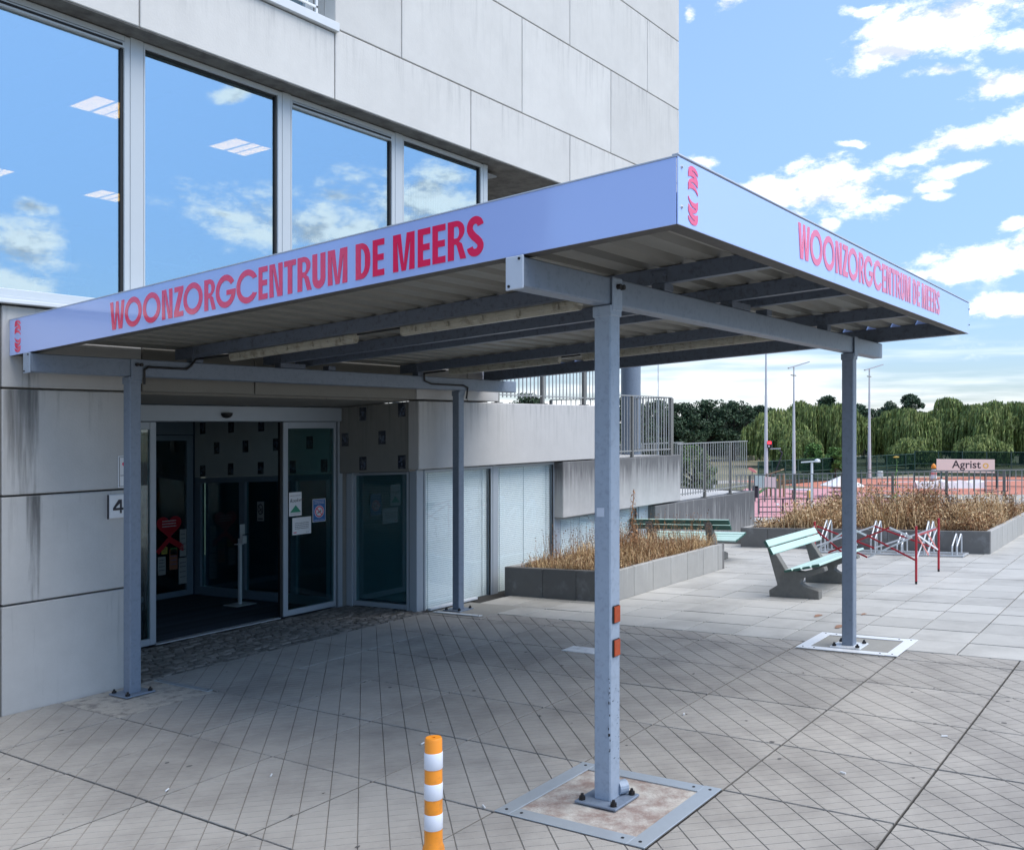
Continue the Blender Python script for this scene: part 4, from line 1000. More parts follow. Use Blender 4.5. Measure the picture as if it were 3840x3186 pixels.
m = MB(); m.box(3.166, 3.343, VV-.0036, VV-.003, 1.010, 1.255); m.build('blue_field', 'bluep', p)
bars(p, 3.185, 3.325, VV-.0006, (1.238, 1.222, 1.206), 'white', .006, 7); nosmoke(p, 3.255, 1.118, VV-.001, .062, 'white')
bars(p, 3.185, 3.325, VV-.0006, (1.024,), 'white', .004, 8)
# heart, drawings and papers on the rear lobby door
VH = 8.395
ho = [(16*math.sin(t)**3/32*.36+3.10, (13*math.cos(t)-5*math.cos(2*t)-2*math.cos(3*t)-math.cos(4*t))/32*.33+.93) for t in [2*math.pi*k/40 for k in range(40)]]
m = MB(); m.prism(ho, 'v', VH-.004, VH); hp = tag(m.build('heart_poster', 'heart'), 'red paper heart hugging itself on the lobby rear door', 'poster')
bars(hp, 3.0, 3.2, VH-.002, (.99, .955, .92), 'white', .012, 9)
m = MB(); m.bar((2.93, VH-.003, .60), (3.10, VH-.003, .76), .06, .003); m.bar((3.10, VH-.004, .76), (3.27, VH-.004, .655), .07, .003)
for k in range(4): m.bar((3.24, VH-.004, .68-.02*k), (3.31, VH-.004, .66-.022*k), .014, .002)
m.build('paper_arm', 'heart', hp)
M['pap'] = mat('paper', (.42, .43, .42), .8); M['papy'] = mat('yellow_paper', (.55, .48, .10), .8); M['papg'] = mat('green_paper', (.14, .36, .10), .8); M['papo'] = mat('brown_paper', (.35, .14, .08), .8)
for k, (a, b, c, d, mt, lb_) in enumerate(((2.99, 3.075, .575, .665, 'papy', 'yellow paper under the heart'), (3.12, 3.215, .55, .64, 'papg', 'green paper under the heart'), (3.255, 3.352, .515, .87, 'pap', 'tall pale drawing right of the heart'),
     (2.94, 3.05, .31, .545, 'pap', 'white typed sheet lowest at the left'), (3.105, 3.222, .36, .625, 'papo', 'brown drawing with a blue shape, below the heart'), (3.24, 3.358, .16, .50, 'pap', 'white drawing lowest at the right'))):
    o = sheet('drawing', lb_ + ' on the lobby rear door', a, b, c, d, VH, mt, 'drawing', grp='papers on the lobby rear door')
    bars(o, a+.015, b-.015, VH, [c+(d-c)*f for f in (.25, .45, .65, .8)], 'ink' if mt != 'papo' else 'bluep', .008, 30+k)
p = sheet('poster', None, 0, 1, 0, 1, 0); bpy.data.objects.remove(p)
m = MB(); m.box(3.495, 3.499, 6.99, 7.12, .975, 1.215); p = tag(m.build('poster', 'pap'), 'grey no smoking poster on the lobby side door', 'poster')
vs, fs = [], []
for k in range(24):
    a = 2*math.pi*k/24
    for r_ in (.040, .052): vs.append((3.4935, 7.055+r_*math.cos(a), 1.12+r_*1.3*math.sin(a)))
for k in range(24): a = 2*k; b = 2*((k+1) % 24); fs.append((a, a+1, b+1, b))
m = MB(); m.add(vs, fs); m.bar((3.4932, 7.10, 1.17), (3.4932, 7.01, 1.07), .012, .001); m.bar((3.4932, 7.09, 1.09), (3.4932, 7.02, 1.13), .012, .001); m.box(3.4925, 3.4945, 7.01, 7.10, .995, 1.01); m.build('print', 'ink', p)
# sanitiser stand
t = thing('sanitiser_stand', 'white hand sanitiser stand on a flat foot in the lobby', 'stand', (3.12, 6.96, 0))
m = MB(); m.box(2.98, 3.26, 6.83, 7.10, .005, .015, .003); m.build('foot', 'white', t)
m = MB(); m.box(3.10, 3.135, 6.94, 6.98, .015, .80, .004); m.build('pole', 'white', t)
m = MB(); m.box(3.095, 3.165, 6.925, 6.935, .74, .97, .004); m.build('back_plate', 'white', t)
m = MB(); m.box(3.098, 3.15, 6.87, 6.925, .74, .83, .006); m.build('dispenser', 'white', t)
m = MB(); m.box(3.0, 3.10, 6.86, 6.92, .735, .747, .003); m.build('drip_tray', 'white', t)
m = MB(); m.tube([(3.09, 6.87, .845), (3.17, 6.87, .85)], .006, 6); m.build('lever', 'black', t)
# number plate and sign beside the left post
m = MB(); m.box(-.012, .20, 4.415, 4.434, 1.318, 1.503, .006); np_ = tag(m.build('house_number', 'white'), 'white house number box reading 4 on the wall behind the left post', 'sign')
four = [[(.70, 0), (.70, .23), (0, .23), (0, .40), (.56, 1), (.88, 1), (.88, .40), (1.04, .40), (1.04, .23), (.88, .23), (.88, 0)], [(.70, .40), (.70, .74), (.25, .40)]]
flat('numeral', [[(x*.082, y*.105) for x, y in pl] for pl in four], ((.020, 4.413, 1.125), (1, 0, 0), (0, 0, 1), (0, -1, 0)), .002, 'ink', np_)
m = MB(); m.box(-.0155, -.0125, 4.413, 4.434, 1.318, 1.503); m.build('side_edge', 'ink', np_)
sg = sheet('wall_sign', 'white sign with a red emblem half hidden by the left post', .073, .26, 1.552, 1.800, 4.436, 'white', 'sign', th=.006)
m = MB()
for b in ((.081, .252, 1.787, 1.7905), (.081, .252, 1.561, 1.5645), (.081, .0845, 1.561, 1.79), (.2485, .252, 1.561, 1.79)): m.box(b[0], b[1], 4.4285, 4.4298, b[2], b[3])
m.box(.09, .16, 4.4285, 4.4298, 1.645, 1.649); m.build('border', 'ink', sg)
ho2 = [(16*math.sin(t_)**3/32*.06+.135, (13*math.cos(t_)-5*math.cos(2*t_)-2*math.cos(3*t_)-math.cos(4*t_))/32*.055+1.73) for t_ in [2*math.pi*k/30 for k in range(30)]]
m = MB(); m.prism(ho2, 'v', 4.4280, 4.4298); m.build('emblem', 'red_letter', sg)
# ------------------------------------------------------------------ terrace railings and round column
m = MB(False); m.cyl((9.75, 5.35, .6), (9.75, 5.35, 4.943), .165, n=28); tag(m.build('round_column', 'paint', smooth=True), 'round blue-grey steel column standing on the terrace', 'column')
def railing(label, pts, z0, z1, zb, posts, pitch=.105, foot=True, slope=False, thick=.0085, grp=None):
    (ua, va), (ub, vb) = pts
    t = thing('railing', label, 'railing', ((ua+ub)/2, (va+vb)/2, z0), grp, slope=slope)
    m = MB(slope); m.bar((ua, va, z1), (ub, vb, z1), .014, .045); m.build('top_rail', 'rail', t)
    m = MB(slope); m.bar((ua, va, zb), (ub, vb, zb), .014, .03); m.build('bottom_rail', 'rail', t)
    Lh = math.hypot(ub-ua, vb-va); du_, dv_ = (ub-ua)/Lh, (vb-va)/Lh
    ps = [p_*Lh for p_ in posts]
    for d in ps:
        u, v = ua+du_*d, va+dv_*d; m = MB(slope); w = .022
        m.bar((u, v+.0, z0), (u, v, z1-.008), .022, .05) if False else m.box(u-w, u+w, v-w, v+w, z0, z1-.008)
        if foot: m.box(u-.055, u+.055, v-.05, v+.05, z0-.002, z0+.008)
        m.build('post', 'post', t)
    d = .03; bar_me = None
    while d < Lh:
        if all(abs(d-p_) > .03 for p_ in ps):
            u, v = ua+du_*d, va+dv_*d
            if bar_me is None:
                m = MB(False); m.cyl((0, 0, 0), (0, 0, z1-zb+.03), thick, n=6); o = m.build('baluster', 'rail', t, origin=(0, 0, 0)); bar_me = o.data
                zz = zb-.03+(G(v) if slope else 0); o.location = Vector((u, v, zz)) - Vector(ORG[t.name]); ORG[o.name] = (u, v, zz)
            else: piece(bar_me, 'baluster', t, (u, v, zb-.03+(G(v) if slope else 0)))
        d += pitch
    return t
railing('steel railing on the highest terrace wall, behind the canopy beam', ((4.98, 4.50), (7.25, 4.50)), 2.06, 2.97, 2.16, (.0, .42, .86), .083)
railing('steel railing far back on the highest terrace', ((5.0, 8.6), (9.0, 8.6)), 2.05, 2.97, 2.16, (.0, .3, .62, .95), .11)
railing('steel railing on the middle terrace wall before the round column', ((7.35, 4.50), (9.55, 4.50)), 1.30, 2.22, 1.40, (.42, .985), .083)
railing('steel railing at the end of the middle terrace', ((9.66, 4.55), (9.66, 6.9)), 1.29, 2.22, 1.38, (.0, .5, 1.0), .1)
railing('steel railing on the lowest terrace wall, left of the lawn', ((9.72, 4.50), (12.60, 4.50)), .548, 1.475, .655, (.37, .74), .098)
railing('steel railing along the back of the lowest terrace', ((9.8, 6.1), (13.2, 6.1)), .52, 1.42, .62, (.02, .32, .64, .96), .098)
m = MB(False); m.bar((5.6, 7.9, 2.1), (7.4, 7.9, 3.2), .06, .06)
m.bar((6.9, 7.9, 3.2), (7.9, 7.9, 2.05), .06, .06)
tag(m.build('stair_stringer', 'post'), 'dark diagonal stair stringers seen through the highest railing', 'stair')
railing('long low steel railing along the far edge of the paved forecourt', ((14.66, 5.6), (14.66, -4.6)), 0.0, 1.0, .12, tuple((k*.95+.32)/10.2 for k in range(11)), .095, slope=True, foot=False)
for t_ in bpy.data.objects:
    pass
# ================================================================== planters
def planter(label, u0, u1, v0, v1, h, fm, smt, closed=True):
    t = thing('planter', label, 'planter', ((u0+u1)/2, (v0+v1)/2, 0))
    th = .065; step = .457
    def wall(a, b, axis, c0, c1, mt):
        x = a
        while x < b-.05:
            y = min(x+step, b)
            if b-y < .12: y = b
            m = MB()
            if axis == 'v': m.box(c0, c1, x+.002, y-.002, -.02, h+rnd.uniform(-.003, .003), .006)
            else: m.box(x+.002, y-.002, c0, c1, -.02, h+rnd.uniform(-.003, .003), .006)
            m.build('concrete_block', mt, t); x = y
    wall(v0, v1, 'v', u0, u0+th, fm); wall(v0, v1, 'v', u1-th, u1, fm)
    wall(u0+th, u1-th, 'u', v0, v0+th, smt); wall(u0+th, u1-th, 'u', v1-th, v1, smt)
    m = MB(); n = 14
    vs = []; 
    for i in range(n+1):
        for j in range(n+1): vs.append((u0+th+(u1-u0-2*th)*i/n, v0+th+(v1-v0-2*th)*j/n, h-.04+rnd.uniform(-.02, .02)))
    m.add(vs, [(i*(n+1)+j, (i+1)*(n+1)+j, (i+1)*(n+1)+j+1, i*(n+1)+j+1) for i in range(n) for j in range(n)]); m.build('soil', 'soil', t)
    return t
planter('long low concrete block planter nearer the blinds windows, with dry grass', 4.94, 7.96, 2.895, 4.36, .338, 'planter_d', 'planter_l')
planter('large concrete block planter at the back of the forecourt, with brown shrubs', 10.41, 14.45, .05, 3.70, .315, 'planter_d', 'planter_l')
def blades(u, v, h0, ln, lean, az, w, curve, nseg=3):
    """numpy arrays -> (n*nseg,4,3) ribbons"""
    n = len(u); out = []
    px, py, pz = u.copy(), v.copy(), h0.copy(); ca, sa = np.cos(az), np.sin(az)
    wx, wy = -sa*w/2, ca*w/2
    for k in range(nseg):
        an = lean + curve*(k+.5)/nseg; sl = ln/nseg
        qx, qy, qz = px+np.sin(an)*ca*sl, py+np.sin(an)*sa*sl, pz+np.cos(an)*sl
        f0, f1 = 1-k/nseg*.6, 1-(k+1)/nseg*.75
        q_ = np.stack([np.stack([px-wx*f0, py-wy*f0, pz], 1), np.stack([px+wx*f0, py+wy*f0, pz], 1), np.stack([qx+wx*f1, qy+wy*f1, qz], 1), np.stack([qx-wx*f1, qy-wy*f1, qz], 1)], 1)
        out.append(q_); px, py, pz = qx, qy, qz
    return np.concatenate(out), (px, py, pz)
def cards(x, y, z, s, rs, flat_=.6):
    n = len(x); r_ = np.random.default_rng(rs)
    a = r_.normal(size=(n, 3)); a[:, 2] *= flat_; a /= np.linalg.norm(a, axis=1)[:, None]
    b = np.cross(a, r_.normal(size=(n, 3))); b /= np.linalg.norm(b, axis=1)[:, None]
    c = np.stack([x, y, z], 1); s = np.asarray(s).reshape(-1, 1)
    return np.stack([c-a*s, c-b*s*.55, c+a*s, c+b*s*.55], 1)
def plants(label, cat, u0, u1, v0, v1, h, n, hf, mats, wid, leafn, leafs, rs, name='dry_grass', cl=9):
    g_ = np.random.default_rng(rs)
    m = MB(); cx, cy = g_.uniform(u0, u1, cl*6), g_.uniform(v0, v1, cl*6); ch = g_.uniform(.4, 1.25, cl*6); cm = g_.integers(0, 3, cl*6)
    k = g_.integers(0, cl*6, n)
    u = np.clip(cx[k]+g_.normal(0, .13, n), u0, u1); v = np.clip(cy[k]+g_.normal(0, .13, n), v0, v1)
    ln = np.array([hf(a, b) for a, b in zip(u, v)])*ch[k]*g_.uniform(.45, 1.1, n)
    caz = g_.uniform(0, 6.28, cl*6); cle = g_.uniform(0, .55, cl*6)
    az = caz[k]+g_.normal(0, 1.3, n); lean = np.abs(cle[k]+g_.normal(0, .2, n)); cur = g_.uniform(.0, 1.2, n)
    mi = np.where(g_.random(n) < .7, cm[k], g_.integers(0, 3, n))
    for c in range(3):
        s_ = mi == c
        if not s_.any(): continue
        q_, tip = blades(u[s_], v[s_], np.full(s_.sum(), h-.04), ln[s_], lean[s_], az[s_], np.full(s_.sum(), wid), cur[s_])
        m.mi = c; m.quads(q_)
        z_ = tip[2]
        m.quads(cards(tip[0], tip[1], z_, g_.uniform(.3, 1., s_.sum())*wid*1.6, rs+c))
    if leafn:
        k = g_.integers(0, cl*6, leafn)
        x = np.clip(cx[k]+g_.normal(0, .16, leafn), u0, u1); y = np.clip(cy[k]+g_.normal(0, .16, leafn), v0, v1)
        hh = np.array([hf(a, b) for a, b in zip(x, y)])*ch[k]
        z = h-.03+hh*g_.random(leafn)**1.5*.95
        sz = g_.uniform(.5, 1.3, leafn)*leafs; mm_ = np.clip(g_.random(leafn)*.6+(cm[k]==0)*.1+(cm[k]==2)*.4+g_.normal(0,.05,leafn), 0, 1)
        for c, lo, hi in ((0, 0, .3), (1, .3, .75), (2, .75, 1)):
            s_ = (mm_ >= lo) & (mm_ < hi); m.mi = c; m.quads(cards(x[s_], y[s_], z[s_], sz[s_], rs+10+c, 1))
    o = m.build(name, mats, origin=((u0+u1)/2, (v0+v1)/2, h-.05+G((v0+v1)/2))); return stuff(tag(o, label, cat))
TR = ['straw', 'straw2', 'straw3']
plants('dry straw grass with brown seed heads filling the nearer planter', 'dry grass', 5.02, 7.88, 2.97, 4.28, .338, 5200, lambda a, b: .25+.06*math.sin(a*3)+(.06 if a > 5.6 else -.08), TR, .0065, 2600, .012, 11)
plants('brown wilted shrubs and straw filling the large planter', 'dry shrubs', 10.5, 14.35, .13, 3.62, .315, 9000, lambda a, b: .30+.12*math.sin(a*1.7+b)+.16*math.exp(-((b-1.6)**2)/.5)+.06*math.sin(b*5), TR, .011, 20000, .022, 12, 'dry_shrub', 14)
# tall stalks with dark seed heads in the nearer planter
m = MB(); g_ = np.random.default_rng(4); n = 330
u = g_.uniform(5.0, 7.8, n); v = g_.uniform(2.98, 4.25, n); ln = g_.uniform(.30, .52, n)
q_, tip = blades(u, v, np.full(n, .30), ln, np.abs(g_.normal(0, .12, n)), g_.uniform(0, 6.28, n), np.full(n, .005), g_.uniform(-.1, .35, n)); m.quads(q_)
for k in range(5):
    f = 1-k*.09; m.quads(cards(u+(tip[0]-u)*f+g_.normal(0, .01, n), v+(tip[1]-v)*f+g_.normal(0, .01, n), .30+(tip[2]-.30)*f, g_.uniform(.006, .013, n), 40+k))
stuff(tag(m.build('seed_head_stalk', 'straw2', origin=(6.4, 3.6, .3+G(3.6))), 'thin brown stalks with round seed heads in the nearer planter', 'dry stalks'))
def weed(nm, label, u, v, h0, h1, leaves, size, mt, mt2, droop=.35, top=None, cat='plant'):
    t = thing(nm, label, cat, (u, v, h0)); r_ = random.Random(int(u*100))
    m = MB(); pts = [(u+.012*math.sin(k*.9), v+.012*math.cos(k*1.3), h0+(h1-h0)*k/8) for k in range(9)]; m.tube(pts, .0055, 5); m.build('stem', mt, t)
    m = MB(); 
    for k in range(leaves):
        f = .22+.76*k/leaves; a = k*2.4; l = size*(1.15-f*.75)*r_.uniform(.8, 1.15); z = h0+(h1-h0)*f
        c, s_ = math.cos(a), math.sin(a); w = l*.16
        p0 = (u, v, z); p1 = (u+c*l*.55, v+s_*l*.55, z+l*.22); p2 = (u+c*l, v+s_*l, z-l*droop)
        m.add([p0, (p1[0]-s_*w, p1[1]+c*w, p1[2]), p2, (p1[0]+s_*w, p1[1]-c*w, p1[2])], [(0, 1, 2, 3)])
    m.build('leaves', mt2, t)
    if top: m = MB(); m.lathe((u, v, h1), [(.01, -.01), (.045, .0), (.05, .012), (.01, .02)], 12); m.build('flower_head', top, t)
    return t
weed('tall_weed', 'tall feathery dried weed rising from the nearer planter right of the front post', 6.3, 3.38, .30, 1.17, 64, .10, 'straw2', 'straw2')
weed('sunflower', 'tall thin plant with a small yellow flower behind the far railing line', 12.06, 1.71, .3, 1.34, 16, .11, 'leaf2', 'leaf2', top='yellow')
weed('dry_stalk', 'tall stalk with drooping dark brown leaves in the large planter', 11.4, .93, .28, 1.02, 14, .16, 'straw2', 'straw2', .5)
weed('dry_stalk', 'tall stalk with small brown leaves in the middle of the large planter', 12.6, 2.55, .28, .98, 16, .12, 'straw2', 'straw2', .4)
# ================================================================== benches
M['green_d'] = M['green']
def bench(label, loc, M3, sup=(-.73, .42)):
    t = thing('bench', label, 'bench', (0, 0, 0), 'slatted benches on the forecourt')
    prof = [(.291, 0), (.291, .07), (.20, .125), (.315, .575), (.27, .575), (.166, .455), (.097, .302), (-.10, .285), (-.30, .335), (-.335, .29), (-.07, .20), (-.059, .165), (-.10, .13), (-.255, .085), (-.255, 0)]
    prof = [(y*1.0, z) for y, z in prof]
    prof = [(.291, 0), (.291, .072), (.195, .130), (.300, .575), (.262, .585), (.095, .300), (.070, .292), (-.09, .285), (-.325, .345), (-.335, .300), (-.075, .21), (-.058, .165), (-.10, .132), (-.255, .088), (-.255, 0)]
    for x in sup:
        m = MB(False); m.prism(prof, 'u', x, x+.105); o = m.build('support', 'bench', t)
        md = o.modifiers.new('bevel', 'BEVEL'); md.width = .008; md.segments = 2; md.limit_method = 'ANGLE'; md.angle_limit = R(35)
    def slat(c, ang, w, th, nm):
        ca, sa = math.cos(ang), math.sin(ang); p = []
        r_ = .006
        for a, b in ((-w/2+r_, -th/2), (w/2-r_, -th/2), (w/2, -th/2+r_), (w/2, th/2-r_), (w/2-r_, th/2), (-w/2+r_, th/2), (-w/2, th/2-r_), (-w/2, -th/2+r_)):
            p.append((c[0]+a*ca-b*sa, c[1]+a*sa+b*ca))
        m = MB(False); m.prism(p, 'u', -.80, .79)
        # front and top faces are mint, ends, back and underside dark green
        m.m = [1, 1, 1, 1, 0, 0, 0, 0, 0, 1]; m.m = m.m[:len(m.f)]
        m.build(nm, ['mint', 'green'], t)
    for y, z in ((.042, .300), (-.058, .318), (-.158, .340), (-.260, .366)): slat((y, z), -.205, .086, .026, 'seat_slat')
    for y, z in ((.268, .580), (.222, .500)): slat((y, z), 1.09-math.pi*0, .078, .030, 'back_slat')
    t.matrix_world = M3
    return t
from mathutils import Matrix
b1 = bench('mint slatted bench with concrete legs standing in the open forecourt', None, Matrix.Translation((6.68, 1.2, G(1.2))) @ Matrix.Rotation(-S, 4, 'X'))
b2 = bench('dark green backed bench behind the nearer planter, by the lowest terrace wall', None, Matrix.Translation((8.70, 3.80, G(3.80))) @ Matrix.Rotation(-S, 4, 'X') @ Matrix.Rotation(R(90), 4, 'Z'), (-.53, .42))
# ================================================================== red and white folding barrier
t = thing('folding_barrier', 'red and white folding lattice barrier standing behind the bench', 'barrier', (7.9, .9, 0))
P1, P2, P3, P4 = (7.375, .31), (8.475, .305), (8.47, 1.84), (7.72, 1.60)
for p, tp in ((P1, .66), (P2, .66), (P3, .60), (P4, .60)):
    m = MB(); m.cyl((p[0], p[1], .0), (p[0], p[1], .03), .013, n=10); m.build('foot_cap', 'black', t)
    m = MB(); m.cyl((p[0], p[1], .03), (p[0], p[1], tp), .0135, n=10); m.build('post', 'redp', t)
def lat(pt, bars_):
    """pt maps a position along one side of the barrier to (u, v)"""
    for k, (x0, h0, x1, h1, c) in enumerate(bars_):
        o_ = .007 if k % 2 else -.007; a, b = pt(x0), pt(x1); dx, dy = b[0]-a[0], b[1]-a[1]; l = math.hypot(dx, dy); nx, ny = -dy/l*o_, dx/l*o_
        m = MB(); m.bar((a[0]+nx, a[1]+ny, h0), (b[0]+nx, b[1]+ny, h1), .020, .006); m.build('lattice_bar', c, t)
on = lambda A_, B_: (lambda f: (A_[0]+(B_[0]-A_[0])*f, A_[1]+(B_[1]-A_[1])*f))
lat(on(P1, P4), [(.01, .27, .46, .525, 'redp'), (.46, .525, .62, .61, 'white'), (.04, .53, .45, .266, 'white'), (.45, .266, .58, .33, 'redp'), (.24, .63, .04, .53, 'white'), (.24, .63, .54, .46, 'redp'),
    (.54, .46, .85, .29, 'redp'), (.55, .40, .68, .55, 'white'), (.68, .28, .98, .56, 'redp'), (.62, .61, .98, .30, 'white')])
lat(on(P1, P2), [(.05, .55, .93, .28, 'white'), (.02, .545, .95, .535, 'redp'), (.95, .535, .48, .27, 'white'), (.06, .285, .46, .53, 'white'), (.06, .53, .50, .27, 'salmon'), (.50, .53, .95, .28, 'salmon')])
lat(on(P4, P3), [(.02, .54, .50, .27, 'redp'), (.50, .27, .98, .54, 'white'), (.02, .28, .50, .55, 'redp'), (.50, .55, .98, .28, 'white')])
lat(on(P2, P3), [(.02, .54, .50, .27, 'white'), (.50, .27, .98, .54, 'redp'), (.02, .28, .50, .55, 'redp'), (.50, .55, .98, .28, 'white')])
# ================================================================== bicycle rack
t = thing('bicycle_rack', 'galvanised bicycle rack with high and low hoops against the large planter', 'bicycle rack', (10.1, 1.1, 0))
for u in (9.96, 10.28): m = MB(); m.box(u-.018, u+.018, .30, 2.35, .004, .03, .003); m.build('base_rail', 'galv', t)
for v in (.31, 2.34): m = MB(); m.box(9.98, 10.262, v-.012, v+.012, .012, .034, .002); m.build('cross_rail', 'galv', t)
for k, v in enumerate((2.22, 1.86, 1.50, 1.14, .78, .42)):
    hi = (.46 if k % 2 == 0 else .29)
    hi = .46 if v in (1.50, .78, 2.22) else .29
    for dv_ in (-.03, .03):
        vv = v+dv_; pts = [(9.97, vv, .02), (9.965, vv, hi*.42), (9.975, vv, hi*.5), (10.20, vv, hi*.94), (10.225, vv, hi), (10.255, vv, hi*.985), (10.275, vv, hi*.88), (10.28, vv, .02)]
        m = MB(); m.tube(pts, .0115, 8); m.build('hoop', 'galv', t, smooth=False)
# small light concrete block beyond the last wall
m = MB(); m.box(13.0, 13.6, 4.3, 4.75, -.1, .20, .01); tag(m.build('concrete_kerb', 'conc_band'), 'pale concrete kerb beyond the end of the lowest terrace wall', 'kerb')
# ================================================================== lower sports ground
ZG = -3.2
def sheetp(name, pts, z, mt):
    m = MB(False); n = len(pts); m.add([(a, b, z) for a, b in pts]+[(a, b, z-.02) for a, b in pts], [tuple(range(n)), tuple(range(n, 2*n))[::-1]]+[(i, (i+1) % n, n+(i+1) % n, n+i) for i in range(n)]); return struct(m.build(name, mt))
sheetp('pavement', [(61.2, 17.6), (73.9, .85), (90, -22), (45, -22), (30, 0), (28, 20)][::1], ZG+.012, 'path')
sheetp('sports_court', [(70.86, 29.94), (78.54, 24.15), (104.5, 2.1), (112, -6), (80, -8), (73.93, .85), (65.47, 12.23), (61.14, 18.06), (66.26, 19.77)], ZG+.02, 'court')
sheetp('pink_court', [(62.79, 25.29), (66.77, 19.93), (60, 14.5), (42.6, 8.0), (36, 16), (39.18, 19.27)], ZG+.03, 'court2')
sheetp('path', [(66.85, 29.3), (77.3, 23.9), (101.5, 2.6), (111, -7), (115, -7), (106.5, 2.3), (80.2, 25.3), (69.15, 31.5), (60, 38), (57, 36)], ZG+.016, 'path')
sheetp('distant_meadow', [(150, 20), (260, 20), (260, 90), (150, 60)], ZG+.05, 'leaf2')
m = MB(False)
for k in range(5):
    a, b = (66.5-k*3.2, 17.6-k*.4), (64.8-k*3.2, 13.2-k*.4); m.bar((a[0], a[1], ZG+.034), (b[0], b[1], ZG+.034), .09, .005)
m.bar((76, 19, ZG+.034), (86, 10, ZG+.034), .1, .01); m.bar((72, 20, ZG+.034), (70, 12, ZG+.034), .1, .01)
m.build('court_line', 'white', [o for o in bpy.data.objects if o.name == 'sports_court'][0])
par_ = [o for o in bpy.data.objects if o.name == 'pink_court'][0]
u0, v0 = 50.5, 18.2
for r_i, (wd, z_) in enumerate(((.24, 0), (.24, 1))):
    for k in range(7):
        a = .48+k*.0; uu = u0+2.2*r_i+k*.62; vv = v0-1.4*r_i-k*.86
        m = MB(False)
        m.bar((uu, vv, ZG+.04), (uu+.85, vv+.30, ZG+.04), .05, .16)
        if k % 2: m.bar((uu+.85, vv+.30, ZG+.04), (uu+1.1, vv-.15, ZG+.04), .05, .16)
        if k % 3: m.bar((uu, vv, ZG+.04), (uu+.25, vv-.42, ZG+.04), .05, .16)
        m.build('painted_letter', 'white', par_)
def poleo(label, u, v, z1, r0, r1, head, nm='floodlight_mast'):
    t = thing(nm, label, 'lamp post', (u, v, ZG), slope=False)
    m = MB(False); m.cyl((u, v, ZG), (u, v, z1), r0, r1, 10); m.build('pole', 'galv', t)
    if head:
        m = MB(False); m.box(u-.75*.8-.0, u+.45, v-.05, v+.05, z1-.75, z1-.68); m.build('cross_arm', 'post', t)
        m = MB(False); m.bar((u-.25, v+.35, z1-.15), (u+.75, v-.95, z1+.35), .10, .32); m.build('lamp_head', 'galv', t)
    return t
poleo('thin mast seen above the middle terrace railing', 58.86, 30.61, 7.5, .055, .03, 0)
p1 = poleo('tall mast carrying the small red signal box, left of the willows', 63.71, 24.09, 8.6, .17, .05, 0)
poleo('floodlight mast nearest left of the far right post', 67.91, 23.47, 6.2, .16, .05, 1)
poleo('floodlight mast right of the far right post', 81.77, 21.59, 6.6, .17, .06, 1)
m = MB(False); m.box(63.55, 63.75, 23.60, 23.92, -.12, .42, .02); sgn = tag(m.build('signal_box', 'black'), 'small black box with a red light on the tall mast', 'signal')
m = MB(False); m.box(63.53, 63.549, 23.63, 23.89, .17, .38); m.build('red_lamp', 'redlamp', sgn)
m = MB(False); m.cyl((63.545, 23.80, .02), (63.535, 23.80, .02), .07, n=12); m.build('white_mark', 'white', sgn)
t = thing('street_lamp', 'slim white street lamp with a flat head behind the far railing', 'lamp post', (35.92, 11.19, ZG), slope=False)
m = MB(False); m.cyl((35.92, 11.19, ZG), (35.92, 11.19, .08), .065, .05, 12); m.build('pole', 'white', t)
m = MB(False); m.bar((35.80, 11.62, .09), (36.02, 10.86, .16), .05, .16); m.lathe((36.0, 10.98, .10), [(.11, 0), (.13, .04), (.10, .12), (.02, .15)], 14); m.build('lamp_head', 'white', t)
# playground
t = thing('playhouse', 'wooden play tower with a sloping brown roof and green slide', 'playground', (56.35, 20.58, ZG), slope=False)
for a, b in ((-.35, -.45), (.35, -.45), (-.35, .45), (.35, .45)): m = MB(False); m.box(56.35+a-.05, 56.35+a+.05, 20.58+b-.05, 20.58+b+.05, ZG, -1.6); m.build('post', 'wood', t)
m = MB(False); m.bar((56.2, 21.15, -1.72), (56.4, 20.1, -1.33), .05, 1.2); m.build('roof', 'wood', t)
m = MB(False); m.box(55.98, 56.04, 20.2, 21.0, -2.6, -1.9); m.build('panel', 'leaf3', t)
for k in range(4): m = MB(False); m.cyl((55.95, 20.3+k*.2, -2.0-.2*(k % 2)), (55.93, 20.3+k*.2, -2.0-.2*(k % 2)), .06, n=10); m.build('play_disc', 'yellow', t)
m = MB(False); m.bar((55.9, 20.9, -2.45), (55.0, 21.5, -3.05), .03, .4); m.build('slide', 'leaf2', t)
t = thing('play_sign', 'tilted pale red oval disc on a post in the playground', 'sign', (53.52, 21.03, ZG), slope=False)
m = MB(False); m.cyl((53.52, 21.03, ZG), (53.52, 21.03, -1.35), .035, n=8); m.build('post', 'post', t)
m = MB(False)
e = [(53.52+.02*math.sin(a), 21.03+.27*math.cos(a), -1.28+.10*math.sin(a)+.13*math.cos(a)) for a in [2*math.pi*k/24 for k in range(24)]]
m.add(e+[(a+.04, b, c) for a, b, c in e], [tuple(range(24)), tuple(range(24, 48))[::-1]]+[(i, (i+1) % 24, 24+(i+1) % 24, 24+i) for i in range(24)])
m.build('disc', 'salmon', t)
t = thing('climbing_wall', 'green and grey climbing panel beside the red oval disc', 'playground', (52.4, 20.3, ZG), slope=False)
m = MB(False); m.box(52.3, 52.36, 19.75, 20.35, -2.3, -1.55); m.build('panel', 'mint', t); m = MB(False); m.box(52.3, 52.36, 20.1, 20.5, -2.95, -2.2); m.build('panel', 'ink', t)
m = MB(False); m.box(52.3, 52.36, 19.0, 19.72, -2.25, -1.6); m.build('panel', 'banner', t)
